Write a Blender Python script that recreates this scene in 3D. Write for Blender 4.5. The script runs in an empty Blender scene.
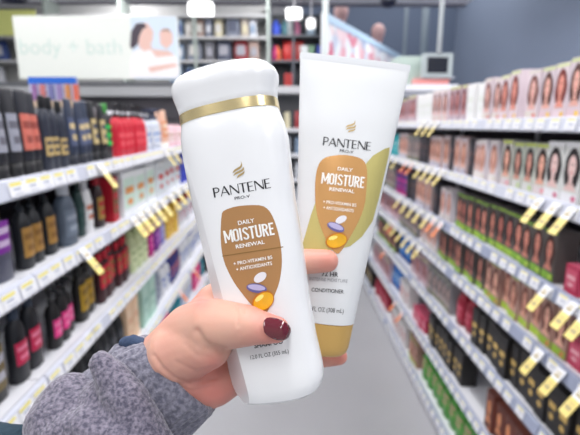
import bpy, bmesh, math, random
from mathutils import Vector, Matrix
from mathutils.bvhtree import BVHTree
random.seed(7)
C = bpy.context.scene.collection
SC = bpy.context.scene
F = 436.0
EYE = 1.66
C12, S12 = math.cos(math.radians(12)), math.sin(math.radians(12))
def y_at(X, px, h):                     # world Y where a point X aside and h below the eye shows at column px
    return (abs(X)*F/abs(px-283) - h*S12)/C12
# ------------------------------------------------------------------ camera
cam_d = bpy.data.cameras.new('camera'); cam = bpy.data.objects.new('camera', cam_d); C.objects.link(cam)
cam_d.sensor_width = 36.0; cam_d.lens = 36.0*F/580.0
cam.location = (0, 0, EYE); cam.rotation_euler = (math.radians(90-12.0), 0, math.radians(-0.9))
cam_d.clip_start = 0.02; cam_d.clip_end = 60
cam_d.dof.use_dof = True; cam_d.dof.focus_distance = 0.245; cam_d.dof.aperture_fstop = 9.0
SC.camera = cam
MW = cam.rotation_euler.to_matrix()
RT = MW @ Vector((1,0,0)); UP = MW @ Vector((0,1,0)); FW = MW @ Vector((0,0,-1)); O = Vector((0,0,EYE))
def P(px, py, d):                       # point at camera depth d
    return O + RT*((px-290)/F*d) - UP*((py-217.5)/F*d) + FW*d
def PY(px, py, Y):                      # point on the plane at world distance Y
    r = P(px, py, 1) - O
    return O + r*(Y/r.y)

# ------------------------------------------------------------------ materials
MATS = {}
def mat(name, col, rough=0.5, metal=0.0, spec=0.5, coat=0.0, noise=0.0, nscale=40, bump=0.0, bscale=200, emit=0.0, sss=0.0, trans=0.0, bdist=.001):
    if name in MATS: return MATS[name]
    m = bpy.data.materials.new(name); m.use_nodes = True
    nt = m.node_tree; b = nt.nodes['Principled BSDF']
    b.inputs['Base Color'].default_value = (*col, 1); b.inputs['Roughness'].default_value = rough
    b.inputs['Metallic'].default_value = metal; b.inputs['Specular IOR Level'].default_value = spec
    b.inputs['Coat Weight'].default_value = coat
    if trans: b.inputs['Transmission Weight'].default_value = trans
    if sss:
        b.inputs['Subsurface Weight'].default_value = sss
        b.inputs['Subsurface Radius'].default_value = (1, .35, .2); b.inputs['Subsurface Scale'].default_value = .006
    if emit:
        b.inputs['Emission Color'].default_value = (*col, 1); b.inputs['Emission Strength'].default_value = emit
    tc = nt.nodes.new('ShaderNodeTexCoord')
    n = nt.nodes.new('ShaderNodeTexNoise'); n.inputs['Scale'].default_value = nscale; n.inputs['Detail'].default_value = 3
    nt.links.new(tc.outputs['Object'], n.inputs['Vector'])
    mx = nt.nodes.new('ShaderNodeMixRGB'); mx.blend_type = 'MIX'
    k = max(noise, 0.02)
    mx.inputs[1].default_value = (*[c*(1-k) for c in col], 1); mx.inputs[2].default_value = (*[min(1, c*(1+k)) for c in col], 1)
    nt.links.new(n.outputs['Fac'], mx.inputs[0]); nt.links.new(mx.outputs[0], b.inputs['Base Color'])
    if bump:
        n2 = nt.nodes.new('ShaderNodeTexNoise'); n2.inputs['Scale'].default_value = bscale; n2.inputs['Detail'].default_value = 2
        nt.links.new(tc.outputs['Object'], n2.inputs['Vector'])
        bp = nt.nodes.new('ShaderNodeBump'); bp.inputs['Strength'].default_value = bump; bp.inputs['Distance'].default_value = bdist
        nt.links.new(n2.outputs['Fac'], bp.inputs['Height']); nt.links.new(bp.outputs[0], b.inputs['Normal'])
    MATS[name] = m; return m
def srgb(r, g, b):
    f = lambda c: (c/255/12.92) if c/255 <= .04045 else ((c/255+.055)/1.055)**2.4
    return (f(r), f(g), f(b))
def cm(r, g, b, rough=.45, **k):        # plain coloured plastic / print
    return mat('paint_%d_%d_%d' % (r, g, b), srgb(r, g, b), rough, **k)

# ------------------------------------------------------------------ object helpers
def empty(name, loc, label=None, cat=None, group=None, rz=0):
    o = bpy.data.objects.new(name, None); C.objects.link(o); o.location = loc; o.rotation_euler.z = rz
    o.empty_display_size = .02
    if label: o['label'] = label
    if cat: o['category'] = cat
    if group: o['group'] = group
    return o
def link(name, me, parent=None, mats=()):
    for m in mats: me.materials.append(m)
    o = bpy.data.objects.new(name, me); C.objects.link(o)
    if parent: o.parent = parent
    return o
def tag(o, label, cat, group=None):
    o['label'] = label; o['category'] = cat
    if group: o['group'] = group
    return o
def mesh_from(bm, name='m', smooth=False):
    bmesh.ops.recalc_face_normals(bm, faces=bm.faces)
    me = bpy.data.meshes.new(name); bm.to_mesh(me); bm.free()
    if smooth: me.polygons.foreach_set('use_smooth', [True]*len(me.polygons))
    return me
def box_bm(bm, x0, x1, y0, y1, z0, z1, mi=0, bev=0):
    vs = [bm.verts.new(v) for v in ((x0,y0,z0),(x1,y0,z0),(x1,y1,z0),(x0,y1,z0),(x0,y0,z1),(x1,y0,z1),(x1,y1,z1),(x0,y1,z1))]
    fs = [bm.faces.new([vs[i] for i in q]) for q in ((0,3,2,1),(4,5,6,7),(0,1,5,4),(1,2,6,5),(2,3,7,6),(3,0,4,7))]
    for f in fs: f.material_index = mi
    if bev: bmesh.ops.bevel(bm, geom=list({e for f in fs for e in f.edges}), offset=bev, segments=2, affect='EDGES')
    return fs
def box_me(x0, x1, y0, y1, z0, z1, bev=0):
    bm = bmesh.new(); box_bm(bm, x0, x1, y0, y1, z0, z1, 0, bev); return mesh_from(bm)
def sell(a, n):
    c, s = math.cos(a), math.sin(a)
    return (math.copysign(abs(c)**(2/n), c), math.copysign(abs(s)**(2/n), s))
def lathe(prof, n=2.0, seg=18, a0=None, a1=None, mi=0, smooth=True):
    """prof: (z, hx, hy) rings.  a0..a1 (radians): open patch, else closed solid"""
    bm = bmesh.new(); rings = []
    full = a0 is None
    for z, hx, hy in prof:
        r = []
        for i in range(seg if full else seg+1):
            a = 2*math.pi*i/seg if full else a0+(a1-a0)*i/seg
            x, y = sell(a, n); r.append(bm.verts.new((x*hx, y*hy, z)))
        rings.append(r)
    m = seg if full else seg
    for A, B in zip(rings, rings[1:]):
        for i in range(m):
            j = (i+1) % len(A) if full else i+1
            bm.faces.new((A[i], A[j], B[j], B[i]))
    if full:
        bm.faces.new(list(reversed(rings[0]))); bm.faces.new(rings[-1])
    for f in bm.faces: f.material_index = mi
    me = mesh_from(bm, 'm', smooth)
    return me
def poly_xz(bm, pts, y, mi=0):
    f = bm.faces.new([bm.verts.new((x, y, z)) for x, z in pts]); f.material_index = mi
def ell(cx, cz, rx, rz, n=14):
    return [(cx+rx*math.cos(2*math.pi*i/n), cz+rz*math.sin(2*math.pi*i/n)) for i in range(n)]
def capsule(bm, A, ra, B, rb, seg=20, rings=7):
    A, B = Vector(A), Vector(B); ax = (B-A); L = ax.length
    z = ax/L if L > 1e-7 else Vector((0,0,1)); x = z.orthogonal().normalized(); y = z.cross(x)
    rows = []
    for i in range(1, rings+1):
        t = -math.pi/2 + (math.pi/2)*i/rings; rows.append((A + z*(ra*math.sin(t)), ra*math.cos(t)))
    for i in range(0, rings):
        t = (math.pi/2)*i/rings; rows.append((B + z*(rb*math.sin(t)), rb*math.cos(t)))
    vs = [[bm.verts.new(c + (x*math.cos(2*math.pi*k/seg)+y*math.sin(2*math.pi*k/seg))*r) for k in range(seg)] for c, r in rows]
    p0 = bm.verts.new(A - z*ra); p1 = bm.verts.new(B + z*rb)
    for k in range(seg):
        j = (k+1) % seg
        bm.faces.new((p0, vs[0][j], vs[0][k])); bm.faces.new((p1, vs[-1][k], vs[-1][j]))
        for a, b in zip(vs, vs[1:]): bm.faces.new((a[k], a[j], b[j], b[k]))
def remeshed(bm, voxel, smooth_it, disp=None):
    me = mesh_from(bm); o = bpy.data.objects.new('tmp', me); C.objects.link(o)
    r = o.modifiers.new('r', 'REMESH'); r.mode = 'VOXEL'; r.voxel_size = voxel
    if smooth_it:
        s = o.modifiers.new('s', 'SMOOTH'); s.factor = .5; s.iterations = smooth_it
    for (ttype, size, strength) in (disp or ()):
        t = bpy.data.textures.new('t', ttype); t.noise_scale = size
        d = o.modifiers.new('d', 'DISPLACE'); d.texture = t; d.strength = strength; d.mid_level = .5; d.texture_coords = 'LOCAL'
    dg = bpy.context.evaluated_depsgraph_get(); dg.update()
    out = bpy.data.meshes.new_from_object(o.evaluated_get(dg))
    bpy.data.objects.remove(o)
    out.polygons.foreach_set('use_smooth', [True]*len(out.polygons))
    return out

# ------------------------------------------------------------------ store setting
def structure(name, me, *ms):
    o = link(name, me, None, ms); o['kind'] = 'structure'; return o
m_floor = mat('speckled_grey_floor', srgb(174,174,178), .4, noise=.10, nscale=1.5, bump=.02, bscale=80)
structure('floor', box_me(-6, 4.2, -2.5, 12, -.06, 0), m_floor)
m_wall = mat('blue_grey_wall_paint', srgb(134,146,168), .75, noise=.04, nscale=1.2)
m_wall2 = mat('slate_wall_paint', srgb(104,116,138), .8, noise=.04, nscale=1.2)
m_light = mat('pale_wall_paint', srgb(190,190,195), .8, noise=.05, nscale=2)
structure('wall_right', box_me(3.36, 3.46, -2.5, 9.1, 0, 4.6), m_wall)
structure('wall_back', box_me(.35, 3.36, 9.0, 9.1, 0, 4.6), m_wall2)
structure('wall_far', box_me(-6, .35, 9.6, 9.7, 0, 4.6), m_light)
m_ceil = mat('white_ceiling_panel', srgb(238,237,242), .8, noise=.02)
structure('ceiling', box_me(-6, 2.55, -2.5, 6.5, 3.30, 3.36), m_ceil)
structure('trim_ceiling', box_me(-6, 2.55, 6.5, 6.56, 3.27, 3.40), cm(120,118,130))
structure('ceiling_upper', box_me(-6, 3.46, -2.5, 12, 4.6, 4.66), mat('upper_ceiling', srgb(120,122,130), .8))

# ------------------------------------------------------------------ shelving
m_shelf = mat('white_enamelled_steel', srgb(225,226,232), .4, noise=.03, nscale=6)
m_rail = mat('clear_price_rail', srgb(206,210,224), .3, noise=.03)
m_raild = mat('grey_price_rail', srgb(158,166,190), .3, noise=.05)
m_back = mat('gondola_back_panel', srgb(62,60,66), .7, noise=.06, nscale=20)
m_lab = mat('price_paper', srgb(240,241,246), .6); m_laby = mat('price_paper_yellow', srgb(238,226,120), .6)
m_labg = mat('price_ink', srgb(176,182,200), .6)
XL, XR = -0.60, 0.82
SLOPE_L = [.205, .60, 1.06, 1.52, 1.98]
SLOPE_R = [-.025, .28, .60, .865, 1.18, 1.53, 1.90]
ZL = [EYE - s*.60*C12 for s in SLOPE_L]; ZR = [EYE - s*XR*C12 for s in SLOPE_R]
LEVEL_L = ['top', 'second', 'third', 'fourth', 'bottom']
LEVEL_R = ['top', 'second', 'third', 'fourth', 'fifth', 'sixth', 'bottom']
SECT = ['nearest', 'second', 'third', 'fourth', 'farthest']
def label_me(side):
    bm = bmesh.new()
    hw = .031 if side == 'L' else .023
    box_bm(bm, -.0008, .0008, -hw, hw, -.0165, .0165, 0)
    s = -1 if side == 'L' else 1
    # yellow header and ink line on the aisle face
    xa = .0008 if side == 'L' else -.0008
    def q(y0, y1, z0, z1, mi):
        x = xa*1.6
        f = bm.faces.new([bm.verts.new(v) for v in ((x,y0,z0),(x,y1,z0),(x,y1,z1),(x,y0,z1))]); f.material_index = mi
    if side == 'L': q(-.026, .018, .007, .0145, 1)
    else: q(-.018, .018, .010, .0145, 1)
    q(-.016, .010, -.003, .002, 2); q(-.016, .016, -.012, -.010, 2)
    me = mesh_from(bm)
    for m in (m_lab, m_laby, m_labg): me.materials.append(m)
    return me
lab_me = {'L': label_me('L'), 'R': label_me('R')}
DEP = .40
def build_shelves(side, X, Zs, levels, y0, nsec, w=.915):
    sg = -1 if side == 'L' else 1
    word = 'left' if side == 'L' else 'right'
    for k in range(nsec):
        a, b = y0+k*w+.002, y0+(k+1)*w-.002
        for li, z in enumerate(Zs):
            t = empty('store_shelf', (X, a, z), '%s metal shelf with price rail, %s level, %s bay of the %s aisle side' % ('white', levels[li], SECT[k], word), 'shelf', 'metal shelves along the %s side of the aisle' % word)
            base = li == len(Zs)-1
            xa, xb = sorted((sg*.004, sg*DEP))
            link('deck', box_me(xa, xb, 0, b-a, -.028, -.006), t, [m_shelf])
            # slanted price rail, with a curved lip at top and bottom
            bm = bmesh.new()
            pr = [(.012, .0), (.004, .004), (-.003, .001), (-.011, -.038), (-.008, -.042), (.002, -.039), (.004, -.02)]
            r0 = [bm.verts.new((sg*x, 0, z_)) for x, z_ in pr]; r1 = [bm.verts.new((sg*x, b-a, z_)) for x, z_ in pr]
            for i in range(len(pr)):
                j = (i+1) % len(pr); bm.faces.new((r0[i], r0[j], r1[j], r1[i]))
            bm.faces.new(r0); bm.faces.new(r1)
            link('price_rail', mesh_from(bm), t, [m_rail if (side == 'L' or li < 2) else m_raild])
            n = 13 if side == 'R' else 12
            for i in range(n):
                y = (i+.5)*(b-a)/n + random.uniform(-.008, .008)
                if random.random() < .06: continue
                o = link('price_label', lab_me[side], t); o.location = (-sg*.0095, y, -.0185)
                o.rotation_euler = (0, sg*math.radians(11.5), 0)
            if base:
                x0, x1 = sorted((sg*.02, sg*DEP))
                link('kick_plate', box_me(x0, x1, 0, b-a, -z, -.03), t, [m_shelf])
build_shelves('L', XL, ZL, LEVEL_L, .21, 4, .79)
build_shelves('R', XR, ZR, LEVEL_R, .30, 5)
def gondola_back(x0, x1, ya, yb, h, label):
    t = empty('gondola_frame', (x0, ya, 0), label, 'shelving frame')
    link('back_panel', box_me(0, x1-x0, 0, yb-ya, .0, h), t, [m_back])
    link('top_cap', box_me(-.01, x1-x0+.01, 0, yb-ya, h, h+.02), t, [m_shelf])
    n = round((yb-ya)/.915)
    for k in range(n+1):
        y = min((yb-ya)-.02, k*.915)
        for xx in (-.012, x1-x0):
            link('upright', box_me(xx, xx+.012, y, y+.02, 0, h-.01), t, [m_shelf])
gondola_back(-1.05, -1.02, .21, 3.36, 1.72, 'dark grey backed shelving frame behind the hair bottles on the left')
gondola_back(1.245, 1.275, .30, 4.87, 1.80, 'dark grey backed shelving frame behind the boxes on the right')

# hanging sale tags
tag_cache = {}
def sale_tag(side, row, px, colour='yellow', n=1, nth=''):
    X = XL if side == 'L' else XR; sg = -1 if side == 'L' else 1
    Zs = ZL if side == 'L' else ZR
    Y = y_at(X, px, EYE-Zs[row]+.02)
    key = (side, colour)
    if key not in tag_cache:
        bm = bmesh.new(); v = []
        d = Vector((-sg*.052, 0, -.075)).normalized(); nrm = Vector((sg*.075, 0, -.052)).normalized()*.0008
        def strip(a, b, mi, off=0):
            p = [d*a+Vector((0,-.018,0)), d*a+Vector((0,.018,0)), d*b+Vector((0,.018,0)), d*b+Vector((0,-.018,0))]
            A = [bm.verts.new(q+nrm+off*nrm) for q in p]; B = [bm.verts.new(q-nrm-off*nrm) for q in p]
            fs = [bm.faces.new(A), bm.faces.new(list(reversed(B)))]
            for i in range(4): fs.append(bm.faces.new((A[i], B[i], B[(i+1)%4], A[(i+1)%4])))
            for f in fs: f.material_index = mi
        strip(.038, .092, 1); me2 = mesh_from(bm)
        bm = bmesh.new(); strip(0, .038, 0); me1 = mesh_from(bm)
        bm = bmesh.new()
        for a, b in ((.012, .016), (.020, .029), (.052, .055), (.062, .074)):
            p = [d*a+Vector((0,-.011,0)), d*a+Vector((0,.011,0)), d*b+Vector((0,.011,0)), d*b+Vector((0,-.011,0))]
            bm.faces.new([bm.verts.new(q-nrm*1.6) for q in p])
        me3 = mesh_from(bm)
        yc = cm(247,226,140) if colour == 'yellow' else cm(240,150,105)
        for m in (m_lab, yc): me2.materials.append(m)
        me1.materials.append(m_lab); me3.materials.append(cm(190,175,130) if colour == 'yellow' else cm(215,120,85))
        tag_cache[key] = (me1, me2, me3)
    a, b, c = tag_cache[key]
    word = 'left' if side == 'L' else 'right'; lev = (LEVEL_L if side == 'L' else LEVEL_R)[row]
    t = empty('price_tag', (X-sg*.009, Y, Zs[row]-.002), '%s sale tag, %s, sticking out of the %s %s shelf' % (colour, nth, word, lev), 'price tag', '%s sale tags on the %s side shelves' % (colour, word))
    link('backing', a, t); link('coloured_strip', b, t); link('print', c, t)
    if side == 'L' and row == 1 and px > 110: t.scale.y = 1.7
tags = [('L',0,[97,163,170],'yellow'), ('L',1,[80,131,138,145,152,159,168,175,182,189],'yellow'), ('L',3,[176,190],'orange'),
        ('R',0,[441,434,427],'yellow'), ('R',1,[578,562,546,446,439,432,425,400,394],'yellow'), ('R',1,[410,416],'orange'),
        ('R',2,[596,580,553,432,424,417,410,403],'yellow'), ('R',2,[445,438],'orange'), ('R',3,[590,567,545,423,417,411,405,399,393],'yellow'), ('R',3,[396],'orange'), ('R',4,[388],'orange'), ('R',5,[405,398],'orange')]
ORD = ['first','second','third','fourth','fifth','sixth','seventh','eighth','ninth','tenth','eleventh','twelfth','thirteenth','fourteenth','fifteenth','sixteenth','seventeenth','eighteenth','nineteenth','twentieth']
def ordw(n):
    if n < 20: return ORD[n]
    tens = ['twenty','thirty','forty','fifty','sixty'][(n+1)//10-2]; r = (n+1) % 10
    return ({'twenty':'twentieth','thirty':'thirtieth','forty':'fortieth','fifty':'fiftieth','sixty':'sixtieth'}[tens]) if r == 0 else tens+' '+ORD[r-1]
for side, row, pxs, col in tags:
    for i, px in enumerate(sorted(pxs, key=lambda p: -abs(p-283))):
        sale_tag(side, row, px, col, nth=ordw(i)+' from the near end')

# ------------------------------------------------------------------ product kinds (front faces local -Y)
def rgb(c): return cm(*c)
def k_tube(w, h, body, cap, lab, mark, z0=.25, z1=.72):
    hx, hy = w/2, w/2*.7
    parts = [('body', lathe([(h*.16, hx*.74, hy*.9), (h*.2, hx*.86, hy), (h*.5, hx*.95, hy*.85), (h*.8, hx, hy*.45), (h*.97, hx, .003), (h, hx, .002)], 2.2, 16), [rgb(body)]),
             ('cap', lathe([(0, hx*.78, hy*.92), (h*.01, hx*.82, hy*.97), (h*.15, hx*.8, hy*.95), (h*.16, hx*.7, hy*.8)], 2.2, 16), [rgb(cap)]),
             ('label', patch(hx*.93, hy*.98, h*z0+.01, h*z1, 2.2, top=hy*.62), [rgb(lab), rgb(mark)])]
    return parts
def patch(hx, hy, z0, z1, n, spread=1.0, top=None):
    a = -math.pi/2
    bm = bmesh.new(); N = 8; rows = 5; g = []
    for r in range(rows+1):
        t = r/rows; z = z0+(z1-z0)*t; hyy = hy if top is None else hy+(top-hy)*t
        row = []
        for i in range(N+1):
            x, y = sell(a-spread+2*spread*i/N, n); row.append(bm.verts.new((x*hx*1.03, y*hyy*1.05-.0006, z)))
        g.append(row)
    for r in range(rows):
        for i in range(N):
            f = bm.faces.new((g[r][i], g[r][i+1], g[r+1][i+1], g[r+1][i]))
            f.material_index = 1 if (r == 3 and 1 <= i <= 6) or (r == 1 and 2 <= i <= 5) else 0
    return mesh_from(bm, 'm', True)
def k_bottle(w, h, body, cap, lab, mark, z0=.16, z1=.6, round_=False):
    hx, hy = w/2, w/2*(1 if round_ else .66)
    ch = h*.17
    hb = h-ch
    return [('body', lathe([(0, hx*.9, hy*.9), (h*.012, hx, hy), (hb*.55, hx, hy), (hb*.8, hx*.96, hy*.96), (hb*.92, hx*.75, hy*.8), (hb*.98, hx*.42, hy*.6), (hb, hx*.36, hy*.5)], 2.5, 18), [rgb(body)]),
            ('cap', lathe([(hb, hx*.42, hx*.42), (hb+.002, hx*.46, hx*.46), (h-.004, hx*.44, hx*.44), (h, hx*.38, hx*.38)], 2.0, 14), [rgb(cap)]),
            ('label', patch(hx, hy, h*z0, h*z1, 2.5), [rgb(lab), rgb(mark)])]
def k_pump(w, h, body, cap, lab, mark, z0=.14, z1=.52):
    hx, hy = w/2, w/2*.75; hb = h*.74
    bm = bmesh.new(); me = None
    cap_me = lathe([(hb, hx*.4, hx*.4), (hb+.014, hx*.4, hx*.4), (hb+.016, hx*.14, hx*.14), (h-.016, hx*.14, hx*.14), (h-.014, hx*.42, hx*.34), (h-.003, hx*.44, hx*.36), (h, hx*.3, hx*.24)], 2, 12)
    noz = bmesh.new(); box_bm(noz, -.005, .005, -hx*1.05, -hx*.2, h-.012, h-.003, 0, .001)
    return [('body', lathe([(0, hx*.92, hy*.92), (h*.012, hx, hy), (hb*.75, hx, hy), (hb*.9, hx*.85, hy*.85), (hb*.98, hx*.45, hy*.5), (hb, hx*.38, hx*.38)], 2.6, 18), [rgb(body)]),
            ('pump', cap_me, [rgb(cap)]), ('nozzle', mesh_from(noz), [rgb(cap)]),
            ('label', patch(hx, hy, h*z0, h*z1, 2.6), [rgb(lab), rgb(mark)])]
def k_box(w, h, body, top, lab, mark, z0=.2, z1=.85, d=.075):
    bm = bmesh.new(); box_bm(bm, -w/2, w/2, -d/2, d/2, 0, h, 0, .0012)
    for f in bm.faces:
        if f.calc_center_median().z > h-.001: f.material_index = 1
    b2 = bmesh.new(); y = -d/2-.0007
    poly_xz(b2, [(-w*.42, h*z0), (w*.42, h*z0), (w*.42, h*z1), (-w*.42, h*z1)], y, 0)
    poly_xz(b2, [(-w*.3, h*(z0+.48*(z1-z0))), (w*.3, h*(z0+.48*(z1-z0))), (w*.3, h*(z0+.7*(z1-z0))), (-w*.3, h*(z0+.7*(z1-z0)))], y-.0004, 1)
    poly_xz(b2, ell(0, h*(z0+.2*(z1-z0)), w*.2, h*.07), y-.0004, 1)
    return [('carton', mesh_from(bm), [rgb(body), rgb(top)]), ('label', mesh_from(b2), [rgb(lab), rgb(mark)])]
def k_face(w, h, body, hair, skin, strip, foot, d=.072, curl=0.0, base=None):
    base = base or strip
    bm = bmesh.new(); box_bm(bm, -w/2, w/2, -d/2, d/2, 0, h, 0, .0012)
    y = -d/2-.0006; b2 = bmesh.new()
    cz = h*.60
    # hair falling to the shoulders
    pts = []
    for i in range(22):
        a = 2*math.pi*i/22; rx = w*(.40 if math.sin(a) > 0 else .46); rz = h*(.30 if math.sin(a) > 0 else .38)
        k = 1+curl*math.sin(5*a)
        pts.append((rx*math.cos(a)*k, cz+rz*math.sin(a)*k))
    poly_xz(b2, pts, y, 0)
    poly_xz(b2, [(-w*.10, h*.30), (w*.10, h*.30), (w*.09, h*.5), (-w*.09, h*.5)], y-.0003, 1)      # neck
    poly_xz(b2, [(-w*.34, h*.22), (w*.34, h*.22), (w*.16, h*.34), (-w*.16, h*.34)], y-.0003, 1)    # shoulders
    poly_xz(b2, ell(w*.01, cz+h*.01, w*.215, h*.185), y-.0006, 1)
    for sx in (-1, 1): poly_xz(b2, ell(sx*w*.085+w*.01, cz+h*.045, w*.045, h*.013, 8), y-.0009, 0)
    poly_xz(b2, ell(w*.01, cz-h*.085, w*.06, h*.016, 8), y-.0009, 2)
    b3 = bmesh.new()
    b4 = bmesh.new(); poly_xz(b4, [(-w*.48, h*.93), (w*.48, h*.93), (w*.48, h*.985), (-w*.48, h*.985)], y, 0)
    poly_xz(b3, [(-w*.48, h*.03), (w*.48, h*.03), (w*.48, h*.17), (-w*.48, h*.19)], y-.0004, 0)
    poly_xz(b3, ell(w*.26, h*.10, w*.13, h*.05, 10), y-.0009, 1)
    me = mesh_from(bm)
    return [('carton', me, [rgb(body)]), ('portrait', mesh_from(b2), [rgb(hair), rgb(skin), cm(190,70,80)]),
            ('printed_band', mesh_from(b3), [rgb(base), rgb(foot)]), ('top_stripe', mesh_from(b4), [rgb(strip)])]
BLK = (24,25,30); WHT = (240,241,244)
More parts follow.
